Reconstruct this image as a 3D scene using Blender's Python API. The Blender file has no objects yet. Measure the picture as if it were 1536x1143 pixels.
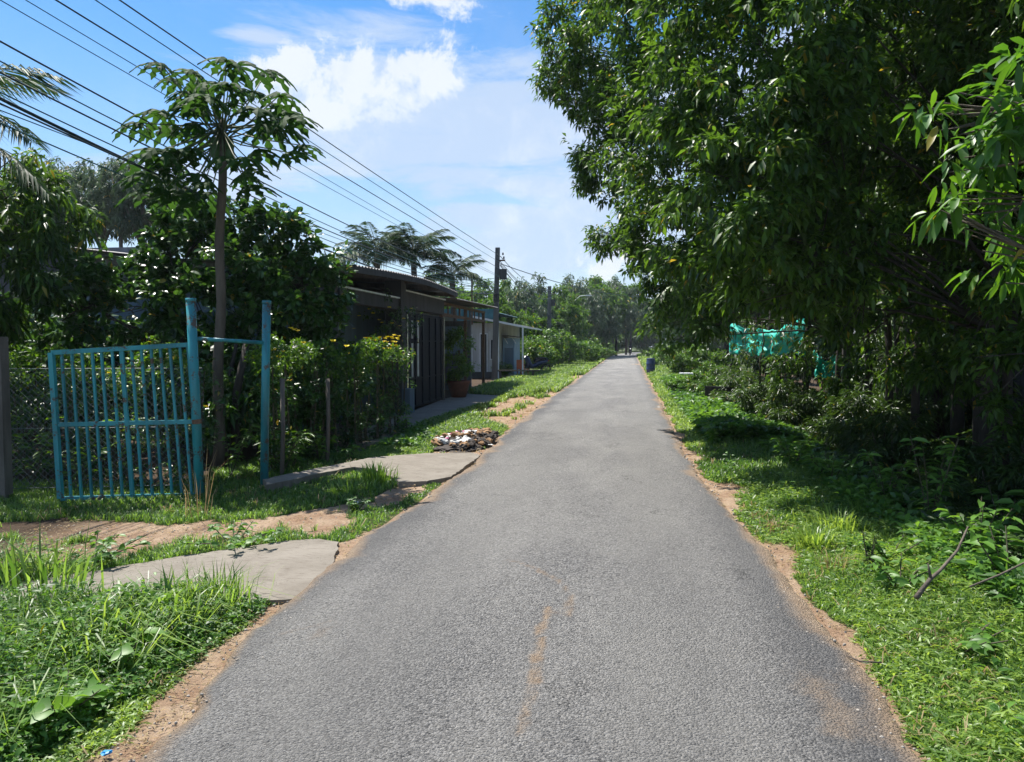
import bpy, bmesh, math, random
import numpy as np
from mathutils import Vector, Matrix, Quaternion

# ------------------------------------------------------------------ camera
C = bpy.context.scene.collection
scene = bpy.context.scene
rng = np.random.default_rng(7)
random.seed(7)
H = 1.7; FPX = 1150.0; CX, CY = 768.0, 571.5
YAW = math.atan((940 - CX) / FPX); PITCH = math.atan((CY - 516) / FPX)
cam_d = bpy.data.cameras.new('camera'); cam = bpy.data.objects.new('camera', cam_d); C.objects.link(cam)
cam_d.sensor_width = 36; cam_d.lens = FPX / 1536 * 36; cam_d.clip_end = 2000; cam_d.clip_start = 0.05
cam.location = (0, 0, H); cam.rotation_euler = (math.pi / 2 - PITCH, 0, YAW)
scene.camera = cam
# ------------------------------------------------------------------ light
SUN_AZ, SUN_EL = math.radians(-50), math.radians(62)     # azimuth from +Y (down the road), negative = left
sund = Vector((math.sin(SUN_AZ) * math.cos(SUN_EL), math.cos(SUN_AZ) * math.cos(SUN_EL), math.sin(SUN_EL)))
sl = bpy.data.lights.new('sun', 'SUN'); sl.energy = 5.0; sl.angle = math.radians(0.5); sl.color = (1.0, 0.955, 0.88)
so = bpy.data.objects.new('sun', sl); C.objects.link(so); so.rotation_euler = sund.to_track_quat('Z', 'Y').to_euler(); so.location = (-20, 20, 40)
scene.view_settings.view_transform = 'Standard'; scene.view_settings.look = 'None'
scene.view_settings.gamma = 1; scene.view_settings.use_curve_mapping = False
scene.view_settings.exposure = 0.9
scene.cycles.max_bounces = 8; scene.cycles.transparent_max_bounces = 8
scene.cycles.use_denoising = True

# pixel helpers: turn a photo pixel into a place in the world
_f = Vector((-math.sin(YAW) * math.cos(PITCH), math.cos(YAW) * math.cos(PITCH), -math.sin(PITCH)))
_r = Vector((math.cos(YAW), math.sin(YAW), 0)); _u = _r.cross(_f)
def ray(px, py): return _f + _r * ((px - CX) / FPX) + _u * ((CY - py) / FPX)
def G(px, py, z=0.0):
    d = ray(px, py); t = (z - H) / d.z
    return Vector((d.x * t, d.y * t, z))
def At(px, py, depth):
    return Vector((0, 0, H)) + ray(px, py) * depth
def AtY(px, py, Y):
    d = ray(px, py); return Vector((0, 0, H)) + d * (Y / d.y)

# world ---------------------------------------------------------------
W = bpy.data.worlds.new('World'); scene.world = W; W.use_nodes = True
nt = W.node_tree; nt.nodes.clear()
def N(t, kind, **k):
    n = t.nodes.new(kind)
    for a, b in k.items(): setattr(n, a, b)
    return n
def lk(t, a, b): t.links.new(a, b)
def mth(t, op, a, b=None, clamp=False):
    n = t.nodes.new('ShaderNodeMath'); n.operation = op; n.use_clamp = clamp
    for i, v in enumerate((a, b)):
        if v is None: continue
        if isinstance(v, (int, float)): n.inputs[i].default_value = v
        else: t.links.new(v, n.inputs[i])
    return n.outputs[0]
def vm(t, op, a, b=None):
    n = t.nodes.new('ShaderNodeVectorMath'); n.operation = op
    for i, v in enumerate((a, b)):
        if v is None: continue
        if isinstance(v, (tuple, Vector)): n.inputs[i].default_value = tuple(v)
        else: t.links.new(v, n.inputs[i])
    return n
def noise(t, vec, scale, detail=4, rough=0.55, out='Fac', dist=0.0):
    n = t.nodes.new('ShaderNodeTexNoise'); n.inputs['Scale'].default_value = scale
    n.inputs['Detail'].default_value = detail; n.inputs['Roughness'].default_value = rough
    n.inputs['Distortion'].default_value = dist
    if vec is not None: t.links.new(vec, n.inputs['Vector'])
    return n.outputs[out]
def maprange(t, v, a, b, c=0.0, d=1.0, smooth=True):
    n = t.nodes.new('ShaderNodeMapRange'); n.interpolation_type = 'SMOOTHSTEP' if smooth else 'LINEAR'
    t.links.new(v, n.inputs[0])
    for i, q in enumerate((a, b, c, d)): n.inputs[i + 1].default_value = q
    return n.outputs[0]
def mixc(t, f, a, b):
    n = t.nodes.new('ShaderNodeMix'); n.data_type = 'RGBA'
    if isinstance(f, (int, float)): n.inputs[0].default_value = f
    else: t.links.new(f, n.inputs[0])
    for i, v in ((6, a), (7, b)):
        if isinstance(v, (tuple, list)): n.inputs[i].default_value = (*v[:3], 1)
        else: t.links.new(v, n.inputs[i])
    return n.outputs[2]

sky = N(nt, 'ShaderNodeTexSky', sky_type='NISHITA'); sky.sun_disc = False
sky.sun_elevation = SUN_EL; sky.sun_rotation = SUN_AZ; sky.air_density = 1.0; sky.dust_density = 0.6; sky.ozone_density = 2.2
tc = N(nt, 'ShaderNodeTexCoord'); D = vm(nt, 'NORMALIZE', tc.outputs['Generated']).outputs[0]
sep = N(nt, 'ShaderNodeSeparateXYZ'); lk(nt, D, sep.inputs[0]); dz = sep.outputs[2]
# cloud layer coordinates: project the direction on a high flat layer
den = mth(nt, 'ADD', mth(nt, 'MAXIMUM', dz, 0.0), 0.16)
comb = N(nt, 'ShaderNodeCombineXYZ')
lk(nt, mth(nt, 'DIVIDE', sep.outputs[0], den), comb.inputs[0]); lk(nt, mth(nt, 'DIVIDE', sep.outputs[1], den), comb.inputs[1])
lay = comb.outputs[0]
wisp = noise(nt, lay, 1.1, 7, 0.62, dist=0.5)
thin = maprange(nt, wisp, 0.42, 0.72, 0.0, 0.62)
fine = noise(nt, D, 9.0, 8, 0.62)
fine2 = noise(nt, D, 26.0, 6, 0.65)
def blob(px, py, sx, sy, tilt=0.0):
    d = ray(px, py).normalized(); right = Vector((0, 0, 1)).cross(d).normalized() * -1; up = right.cross(d)
    ct, st = math.cos(tilt), math.sin(tilt)
    r2 = right * ct + up * st; u2 = up * ct - right * st
    dx = mth(nt, 'DIVIDE', mth(nt, 'SUBTRACT', vm(nt, 'DOT_PRODUCT', D, r2).outputs['Value'], d.dot(r2)), sx / FPX)
    dy = mth(nt, 'DIVIDE', mth(nt, 'SUBTRACT', vm(nt, 'DOT_PRODUCT', D, u2).outputs['Value'], d.dot(u2)), sy / FPX)
    front = mth(nt, 'GREATER_THAN', vm(nt, 'DOT_PRODUCT', D, d).outputs['Value'], 0.0)
    q = mth(nt, 'ADD', mth(nt, 'MULTIPLY', dx, dx), mth(nt, 'MULTIPLY', dy, dy))
    return mth(nt, 'MULTIPLY', mth(nt, 'SUBTRACT', 1.0, mth(nt, 'SQRT', q)), front)
nz = mth(nt, 'ADD', mth(nt, 'MULTIPLY', mth(nt, 'SUBTRACT', fine, 0.5), 1.25), mth(nt, 'MULTIPLY', mth(nt, 'SUBTRACT', fine2, 0.5), 0.9))
def union(lst):
    c = None
    for q in lst:
        b = blob(*q); c = b if c is None else mth(nt, 'MAXIMUM', c, b)
    return c
soft = union(((590, 165, 260, 100, 0.0), (730, 200, 360, 115, -0.05), (820, 370, 260, 70, 0), (250, 280, 240, 45, 0.1), (800, 330, 220, 40, 0.0), (390, 55, 60, 14, 0.0), (1250, 150, 300, 120, 0), (-400, 200, 260, 110, 0), (2100, 250, 400, 120, 0)))
streak = noise(nt, vm(nt, 'MULTIPLY', D, (1, 1, 4.5)).outputs[0], 5.0, 8, 0.66, dist=0.4)
soft = maprange(nt, mth(nt, 'ADD', soft, mth(nt, 'MULTIPLY', mth(nt, 'SUBTRACT', streak, 0.5), 2.6)), -0.35, 0.6, 0.0, 0.86)
crisp = union(((440, 100, 70, 48, 0.1), (530, 115, 120, 58, 0.0), (615, 98, 90, 48, 0.0), (650, 115, 60, 36, 0), (645, 0, 100, 26, -0.1), (915, 395, 60, 40, 0.4), (945, 370, 40, 30, 0), (480, 165, 60, 22, 0)))
nz2 = noise(nt, D, 15.0, 9, 0.68, dist=0.25)
crisp = maprange(nt, mth(nt, 'ADD', mth(nt, 'ADD', crisp, nz), mth(nt, 'MULTIPLY', mth(nt, 'SUBTRACT', nz2, 0.5), 2.6)), -0.05, 0.55, 0.0, 0.95)
cum = mth(nt, 'MAXIMUM', soft, crisp)
low = maprange(nt, dz, 0.0, 0.40, 0.8, 0.0)                      # milky air towards the horizon
lown = mth(nt, 'MULTIPLY', low, maprange(nt, wisp, 0.3, 0.6, 0.65, 1.0))
veil = maprange(nt, dz, 0.05, 0.48, 1.0, 0.35)
thin = mth(nt, 'MULTIPLY', thin, veil)
a = mth(nt, 'MAXIMUM', mth(nt, 'MAXIMUM', cum, thin), lown, True)
CL = 4.9
ccol = mixc(nt, maprange(nt, mth(nt, 'ADD', mth(nt, 'MULTIPLY', crisp, .3), mth(nt, 'ADD', mth(nt, 'MULTIPLY', nz2, .7), mth(nt, 'MULTIPLY', fine, .4))), 0.5, 0.85), (CL * 0.70, CL * 0.84, CL * 1.06), (CL * 1.0, CL * 1.06, CL * 1.14))
hsv = N(nt, 'ShaderNodeHueSaturation'); hsv.inputs['Saturation'].default_value = 1.42; hsv.inputs['Value'].default_value = 0.92
lk(nt, sky.outputs[0], hsv.inputs['Color'])
scol = mixc(nt, a, hsv.outputs[0], ccol)
bg = N(nt, 'ShaderNodeBackground'); bg.inputs[1].default_value = 0.1; lk(nt, scol, bg.inputs[0])
wo = N(nt, 'ShaderNodeOutputWorld'); lk(nt, bg.outputs[0], wo.inputs[0])

# ------------------------------------------------------------------ materials
def new_mat(name):
    m = bpy.data.materials.new(name); m.use_nodes = True
    t = m.node_tree; b = t.nodes['Principled BSDF']
    return m, t, b
def mat(name, col, rough=0.7, var=0.25, scale=6.0, bump=0.0, bscale=40.0, metal=0.0, dirt=None, streak=False, spec=None, trans=0.0):
    m, t, b = new_mat(name)
    g = N(t, 'ShaderNodeNewGeometry'); p = g.outputs['Position']
    if streak:
        p = vm(t, 'MULTIPLY', p, (1, 1, 0.16)).outputs[0]
    n1 = noise(t, p, scale, 6, 0.65)
    lo = tuple(c * (1 - var) for c in col); hi = tuple(min(1, c * (1 + var)) for c in col)
    c = mixc(t, maprange(t, n1, 0.3, 0.7), lo, hi)
    if dirt:
        n2 = noise(t, p, scale * 0.35, 7, 0.7)
        c = mixc(t, maprange(t, n2, 0.45, 0.68), c, dirt)
    lk(t, c, b.inputs['Base Color'])
    b.inputs['Roughness'].default_value = rough; b.inputs['Metallic'].default_value = metal
    if spec is not None: b.inputs['Specular IOR Level'].default_value = spec
    if bump:
        bn = N(t, 'ShaderNodeBump'); bn.inputs['Strength'].default_value = bump; bn.inputs['Distance'].default_value = 0.02
        lk(t, noise(t, g.outputs['Position'], bscale, 5, 0.6), bn.inputs['Height']); lk(t, bn.outputs[0], b.inputs['Normal'])
    return m
def leaf_mat(name, dark, light, trans=0.35, rough=0.42, spec=0.5, tcol=None):
    m, t, b = new_mat(name)
    at = N(t, 'ShaderNodeAttribute', attribute_name='tint')
    c = mixc(t, at.outputs['Fac'], dark, light)
    lk(t, c, b.inputs['Base Color']); b.inputs['Roughness'].default_value = rough; b.inputs['Specular IOR Level'].default_value = spec
    c = mixc(t, maprange(t, at.outputs['Fac'], 1.2, 1.5, 0, .9), c, (0.30, 0.24, 0.04)); lk(t, c, b.inputs['Base Color'])
    tr = N(t, 'ShaderNodeBsdfTranslucent')
    hs = N(t, 'ShaderNodeHueSaturation'); hs.inputs['Value'].default_value = 2.1; hs.inputs['Saturation'].default_value = 1.1; hs.inputs['Hue'].default_value = 0.478
    lk(t, c, hs.inputs['Color']); lk(t, hs.outputs[0], tr.inputs[0])
    mx = N(t, 'ShaderNodeMixShader'); mx.inputs[0].default_value = trans
    lk(t, b.outputs[0], mx.inputs[1]); lk(t, tr.outputs[0], mx.inputs[2])
    lk(t, mx.outputs[0], t.nodes['Material Output'].inputs[0])
    return m
M = {}
M['leaf_rub'] = leaf_mat('rubber_leaf', (0.018, 0.048, 0.010), (0.09, 0.19, 0.026), 0.38, 0.42, 0.35)
M['leaf_bright'] = leaf_mat('young_leaf', (0.035, 0.11, 0.016), (0.10, 0.23, 0.028), 0.4, 0.42)
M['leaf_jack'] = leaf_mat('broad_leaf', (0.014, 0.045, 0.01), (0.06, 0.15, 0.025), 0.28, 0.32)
M['leaf_hedge'] = leaf_mat('hedge_leaf', (0.025, 0.07, 0.012), (0.11, 0.23, 0.025), 0.38, 0.42)
M['leaf_papaya'] = leaf_mat('papaya_leaf', (0.012, 0.038, 0.010), (0.04, 0.105, 0.018), 0.36, 0.7, 0.15)
M['leaf_palm'] = leaf_mat('palm_leaflet', (0.012, 0.032, 0.012), (0.045, 0.09, 0.03), 0.2, 0.6, 0.25)
M['leaf_far'] = leaf_mat('far_leaf', (0.02, 0.06, 0.012), (0.085, 0.18, 0.025), 0.35, 0.6, 0.2)
M['leaf_euc'] = leaf_mat('grey_green_leaf', (0.03, 0.06, 0.03), (0.09, 0.14, 0.07), 0.3, 0.5)
M['leaf_bamboo'] = leaf_mat('undergrowth_leaf', (0.016, 0.04, 0.01), (0.06, 0.12, 0.02), 0.33, 0.4)
M['grass'] = leaf_mat('grass_blade', (0.035, 0.10, 0.016), (0.18, 0.31, 0.06), 0.42, 0.42)
M['grass_y'] = leaf_mat('sunny_grass_blade', (0.05, 0.12, 0.022), (0.26, 0.38, 0.075), 0.42, 0.42)
M['weed'] = leaf_mat('weed_leaf', (0.022, 0.075, 0.014), (0.13, 0.27, 0.045), 0.38, 0.46, 0.4)
M['dry'] = leaf_mat('dry_blade', (0.16, 0.12, 0.05), (0.38, 0.30, 0.15), 0.3, 0.7)
M['bark'] = mat('bark', (0.04, 0.032, 0.026), 0.9, 0.45, 9, 0.6, 30, streak=True)
M['bark_mid'] = mat('grey_brown_bark', (0.05, 0.041, 0.033), 0.9, 0.4, 9, 0.6, 30, streak=True)
M['bark_pale'] = mat('pale_bark', (0.10, 0.08, 0.062), 0.9, 0.35, 12, 0.5, 40, streak=True)
M['twig'] = mat('twig', (0.07, 0.06, 0.035), 0.85, 0.3, 20)
M['petiole'] = mat('petiole', (0.07, 0.10, 0.035), 0.6, 0.2, 10)
M['conc'] = mat('concrete', (0.33, 0.30, 0.26), 0.9, 0.22, 5, 0.5, 60, dirt=(0.22, 0.18, 0.13))
M['conc_dark'] = mat('weathered_concrete', (0.05, 0.05, 0.052), 0.92, 0.3, 5, 0.4, 40, streak=True, dirt=(0.04, 0.04, 0.04))
M['pole'] = mat('pole_concrete', (0.11, 0.107, 0.105), 0.9, 0.35, 4, 0.3, 40, streak=True)
M['teal'] = mat('teal_paint', (0.025, 0.24, 0.275), 0.42, 0.22, 7, 0.12, 60, dirt=(0.015, 0.10, 0.13), streak=True)
M['rust'] = mat('rusty_metal', (0.13, 0.07, 0.04), 0.8, 0.4, 20)
M['wire'] = mat('wire_galvanised', (0.10, 0.12, 0.13), 0.5, 0.2, 10, metal=0.3)
M['cable'] = mat('cable_black', (0.012, 0.03, 0.035), 0.5, 0.2, 3)
M['cable_teal'] = mat('cable_teal', (0.01, 0.09, 0.09), 0.5, 0.2, 3)
M['wall_grey'] = mat('render_grey', (0.17, 0.18, 0.205), 0.9, 0.25, 2.5, 0.2, 30, streak=True, dirt=(0.06, 0.06, 0.065))
M['wall_blue'] = mat('render_blue', (0.10, 0.15, 0.20), 0.85, 0.2, 2.5, 0.1, 30, streak=True)
M['wall_pale'] = mat('render_pale', (0.42, 0.42, 0.40), 0.85, 0.2, 2.5, 0.1, 30, streak=True)
M['white_blue'] = mat('pale_blue_panel', (0.22, 0.32, 0.42), 0.7, 0.15, 3)
M['roof'] = mat('roof_sheet', (0.12, 0.125, 0.13), 0.65, 0.3, 3, dirt=(0.10, 0.07, 0.05))
M['roof_teal'] = mat('roof_teal', (0.03, 0.13, 0.16), 0.5, 0.2, 3)
M['white'] = mat('white_paint', (0.70, 0.72, 0.72), 0.5, 0.1, 5)
M['steel'] = mat('stainless', (0.55, 0.52, 0.46), 0.25, 0.1, 5, metal=0.9)
M['black'] = mat('black_metal', (0.010, 0.012, 0.02), 0.7, 0.2, 5, spec=0.15)
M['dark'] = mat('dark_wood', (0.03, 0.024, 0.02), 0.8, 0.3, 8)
M['glass'] = mat('dark_glass', (0.02, 0.025, 0.03), 0.08, 0.1, 5)
M['grey_post'] = mat('grey_timber', (0.12, 0.10, 0.085), 0.9, 0.3, 9, 0.5, 35, streak=True)
M['terra'] = mat('terracotta', (0.16, 0.055, 0.03), 0.8, 0.2, 8)
M['red'] = mat('red_glaze', (0.28, 0.035, 0.025), 0.5, 0.2, 8)
M['navy'] = mat('blue_plastic', (0.025, 0.05, 0.13), 0.45, 0.15, 8)
M['tarp'] = mat('green_net', (0.01, 0.38, 0.29), 0.6, 0.22, 6, 0.5, 14)
M['orange'] = mat('orange_plastic', (0.42, 0.09, 0.03), 0.5, 0.15, 8)
M['rubber'] = mat('tyre_rubber', (0.015, 0.015, 0.016), 0.8, 0.1, 8)
M['paper'] = mat('litter_white', (0.6, 0.6, 0.58), 0.6, 0.25, 30)
M['pink'] = mat('litter_pink', (0.6, 0.2, 0.32), 0.6, 0.25, 30)
M['ash'] = mat('litter_ash', (0.05, 0.04, 0.034), 0.95, 0.5, 30)
M['brownp'] = mat('litter_brown', (0.26, 0.15, 0.07), 0.9, 0.4, 30)
M['bluep'] = mat('litter_blue', (0.01, 0.22, 0.5), 0.5, 0.2, 30)
M['yellow'] = mat('yellow_petal', (0.85, 0.68, 0.02), 0.6, 0.15, 30)
M['skin'] = mat('skin', (0.32, 0.18, 0.12), 0.6, 0.1, 8)
M['cloth'] = mat('dark_cloth', (0.02, 0.022, 0.03), 0.9, 0.2, 8)
M['fruit'] = mat('papaya_fruit', (0.05, 0.12, 0.03), 0.5, 0.2, 12)
tt_ = M['teal'].node_tree; bb_ = tt_.nodes['Principled BSDF']; old = bb_.inputs['Base Color'].links[0].from_socket; pp_ = N(tt_, 'ShaderNodeNewGeometry').outputs['Position']
rf_ = maprange(tt_, mth(tt_, 'ADD', noise(tt_, pp_, 5, 6, .7), mth(tt_, 'MULTIPLY', noise(tt_, pp_, 45, 4, .7), .5)), .81, .88, 0, .9)
lk(tt_, mixc(tt_, rf_, old, (0.11, 0.05, 0.025)), bb_.inputs['Base Color']); lk(tt_, maprange(tt_, rf_, 0, .9, .42, .9), bb_.inputs['Roughness'])
mm, t_, b_ = new_mat('headlamp'); b_.inputs['Base Color'].default_value = (0.8, 0.8, 0.8, 1); b_.inputs['Emission Color'].default_value = (1, 1, 1, 1); b_.inputs['Emission Strength'].default_value = 1.2; M['lamp'] = mm

# ------------------------------------------------------------------ mesh helpers
def tag(o, label=None, cat=None, group=None, kind=None):
    if label: o['label'] = label
    if cat: o['category'] = cat
    if group: o['group'] = group
    if kind: o['kind'] = kind
    return o
def empty(name, loc=(0, 0, 0), label=None, cat=None, group=None, kind=None, rz=0.0):
    o = bpy.data.objects.new(name, None); C.objects.link(o); o.location = loc; o.rotation_euler = (0, 0, rz); o.empty_display_size = 0.2
    return tag(o, label, cat, group, kind)
def link(name, me, m, parent=None, loc=(0, 0, 0)):
    o = bpy.data.objects.new(name, me); C.objects.link(o)
    if m is not None and not me.materials: me.materials.append(m)
    if parent is not None: o.parent = parent
    o.location = loc
    return o
def fastmesh(name, V, F, tint=None, smooth=False):
    """V (n,3), F (m,k) uniform polygons"""
    V = np.asarray(V, np.float32); F = np.asarray(F, np.int32); k = F.shape[1]
    me = bpy.data.meshes.new(name)
    me.vertices.add(len(V)); me.vertices.foreach_set('co', V.ravel())
    me.loops.add(F.size); me.loops.foreach_set('vertex_index', F.ravel())
    me.polygons.add(len(F)); me.polygons.foreach_set('loop_start', np.arange(0, F.size, k, dtype=np.int32))
    me.polygons.foreach_set('loop_total', np.full(len(F), k, np.int32))
    if smooth: me.polygons.foreach_set('use_smooth', np.ones(len(F), bool))
    if tint is not None:
        a = me.attributes.new('tint', 'FLOAT', 'POINT'); a.data.foreach_set('value', np.asarray(tint, np.float32))
    me.update(calc_edges=True)
    return me
def nrm(a): return a / np.maximum(np.linalg.norm(a, axis=-1, keepdims=True), 1e-9)
def runit(n): return nrm(rng.normal(size=(n, 3)))
def leaves(P, D, L, Wd, tint, detail=4, droop=0.25, fold=0.3):
    """arrays of verts, tris for n leaves"""
    n = len(P); D = nrm(D); L = np.broadcast_to(L, (n,))[:, None]; Wd = np.broadcast_to(Wd, (n,))[:, None]
    S = nrm(np.cross(D, np.array([0, 0, 1.0]) + rng.normal(size=(n, 3)) * 0.45)); Nn = np.cross(S, D)
    dn = np.array([0, 0, -1.0])
    def pt(t, s, up): return P + D * L * t + dn * (droop * L * t * t) + S * Wd * s * 0.5 + Nn * Wd * up
    if detail == 2:
        vs = [pt(0, 0, 0), pt(.45, 1, fold * .5), pt(1, 0, 0), pt(.45, -1, fold * .5)]; f = [[0, 1, 2], [0, 2, 3]]
    elif detail == 4:
        vs = [pt(0, 0, 0), pt(.5, 0, 0), pt(1, 0, 0), pt(.45, 1, fold * .5), pt(.45, -1, fold * .5)]
        f = [[0, 3, 1], [3, 2, 1], [0, 1, 4], [1, 2, 4]]
    else:
        vs = [pt(0, 0, 0), pt(.5, 0, 0), pt(1, 0, 0), pt(.28, .85, fold * .45), pt(.68, .85, fold * .4), pt(.28, -.85, fold * .45), pt(.68, -.85, fold * .4)]
        f = [[0, 3, 1], [3, 4, 1], [4, 2, 1], [0, 1, 5], [5, 1, 6], [6, 1, 2]]
    k = len(vs); V = np.stack(vs, 1).reshape(-1, 3)
    F = (np.array(f)[None] + (np.arange(n) * k)[:, None, None]).reshape(-1, 3)
    return V, F, np.repeat(tint, k)
def merge(parts):
    Vs, Fs, Ts, o = [], [], [], 0
    for V, F, T in parts:
        Vs.append(V); Fs.append(F + o); Ts.append(T); o += len(V)
    return np.concatenate(Vs), np.concatenate(Fs), np.concatenate(Ts)
def blades(P, h, w, lean, tint, az=None):
    n = len(P); h = np.broadcast_to(h, (n,))[:, None]; w = np.broadcast_to(w, (n,))[:, None]; lean = np.broadcast_to(lean, (n,))[:, None]
    if az is None: az = rng.uniform(0, 2 * np.pi, n)
    Dr = np.stack([np.cos(az), np.sin(az), np.zeros(n)], 1); a2 = az + np.pi / 2 + rng.normal(size=n) * 0.5
    S = np.stack([np.cos(a2), np.sin(a2), np.zeros(n)], 1); up = np.array([0, 0, 1.0])
    m = P + up * h * 0.6 + Dr * h * lean * 0.35
    tip = P + up * h * (1 - 0.45 * np.minimum(lean, 1.6)) + Dr * h * lean * 0.95
    V = np.stack([P - S * w, P + S * w, m - S * w * .8, m + S * w * .8, tip], 1).reshape(-1, 3)
    F = (np.array([[0, 1, 3], [0, 3, 2], [2, 3, 4]])[None] + (np.arange(n) * 5)[:, None, None]).reshape(-1, 3)
    return V, F, np.repeat(tint, 5)
def vnoise(x, y, seed=0):
    """smooth value noise in numpy, 0..1"""
    x = np.asarray(x, float) + seed * 17.3; y = np.asarray(y, float) - seed * 9.1
    xi = np.floor(x).astype(np.int64); yi = np.floor(y).astype(np.int64); fx = x - xi; fy = y - yi
    fx = fx * fx * (3 - 2 * fx); fy = fy * fy * (3 - 2 * fy)
    def h(a, b):
        v = np.sin(a * 127.1 + b * 311.7 + seed * 74.7) * 43758.5453; return v - np.floor(v)
    return (h(xi, yi) * (1 - fx) + h(xi + 1, yi) * fx) * (1 - fy) + (h(xi, yi + 1) * (1 - fx) + h(xi + 1, yi + 1) * fx) * fy
def fbm(x, y, seed=0, o=4):
    s = 0; a = 1; t = 0
    for i in range(o):
        s = s + a * vnoise(np.asarray(x) * 2 ** i, np.asarray(y) * 2 ** i, seed + i); t += a; a *= .55
    return s / t
def foliage(clumps, dens=60, L=0.15, Wd=0.05, per=7, detail=4, droop=0.35, down=0.35, tintbias=0.0, shell=0.45, spread=0.13, lump=0.55, sub=2.1, subr=0.12):
    """clumps: list of (centre, (rx,ry,rz)). dens = twigs per m2 of clump surface"""
    cs = np.array([list(c) for c, r in clumps]); rs = np.array([(r, r, r * .85) if isinstance(r, (int, float)) else r for c, r in clumps], float)
    area = 4 * np.pi * (rs.prod(1)) ** (2 / 3)
    Ps, Os = [], []
    for i in range(len(cs)):
        n = max(3, int(area[i] * dens)); ns = max(4, int(area[i] * sub)); sd_ = runit(ns); d = nrm(sd_[rng.integers(0, ns, n)] + rng.normal(size=(n, 3)) * (subr / max(.05, float(rs[i].mean()))))
        lum = 1 - lump + 2 * lump * vnoise(d[:, 0] * 3 + i * 5.1, d[:, 1] * 3 + d[:, 2] * 2.3, i)
        u = rng.uniform(shell ** 3, 1, n) ** (1 / 3)
        p = cs[i] + d * rs[i] * (u * lum)[:, None]
        # thin out twigs that lie deep inside other clumps
        q = (p[:, None] - cs[None]) / (rs[None] * .62); inside = ((q ** 2).sum(-1) < 1).sum(1) > (0 if True else 1)
        keep = ~inside | (rng.uniform(size=n) < .3)
        Ps.append(p[keep]); Os.append(nrm(d[keep] * [1, 1, .7] + rng.normal(size=(keep.sum(), 3)) * .35))
    P = np.concatenate(Ps); O = np.concatenate(Os); n = len(P)
    P = np.repeat(P, per, 0); O = np.repeat(O, per, 0)
    tw = np.repeat(rng.uniform(-.3, .3, n), per)
    R = runit(n * per)
    t = rng.uniform(0, 1, n * per)
    P2 = P + O * spread * (t - .5)[:, None] * .9 + R * spread * .22
    Dd = O * .45 + R * .9 + np.array([0, 0, -down])
    tint = np.clip(rng.uniform(.1, .7, n * per) + tw + tintbias, 0, 1)
    tint[rng.uniform(size=len(tint)) < .012] = 1.6
    sc = rng.uniform(.65, 1.2, n * per)
    return leaves(P2, Dd, L * sc, Wd * sc * rng.uniform(.8, 1.2, n * per), tint, detail, droop)
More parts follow.
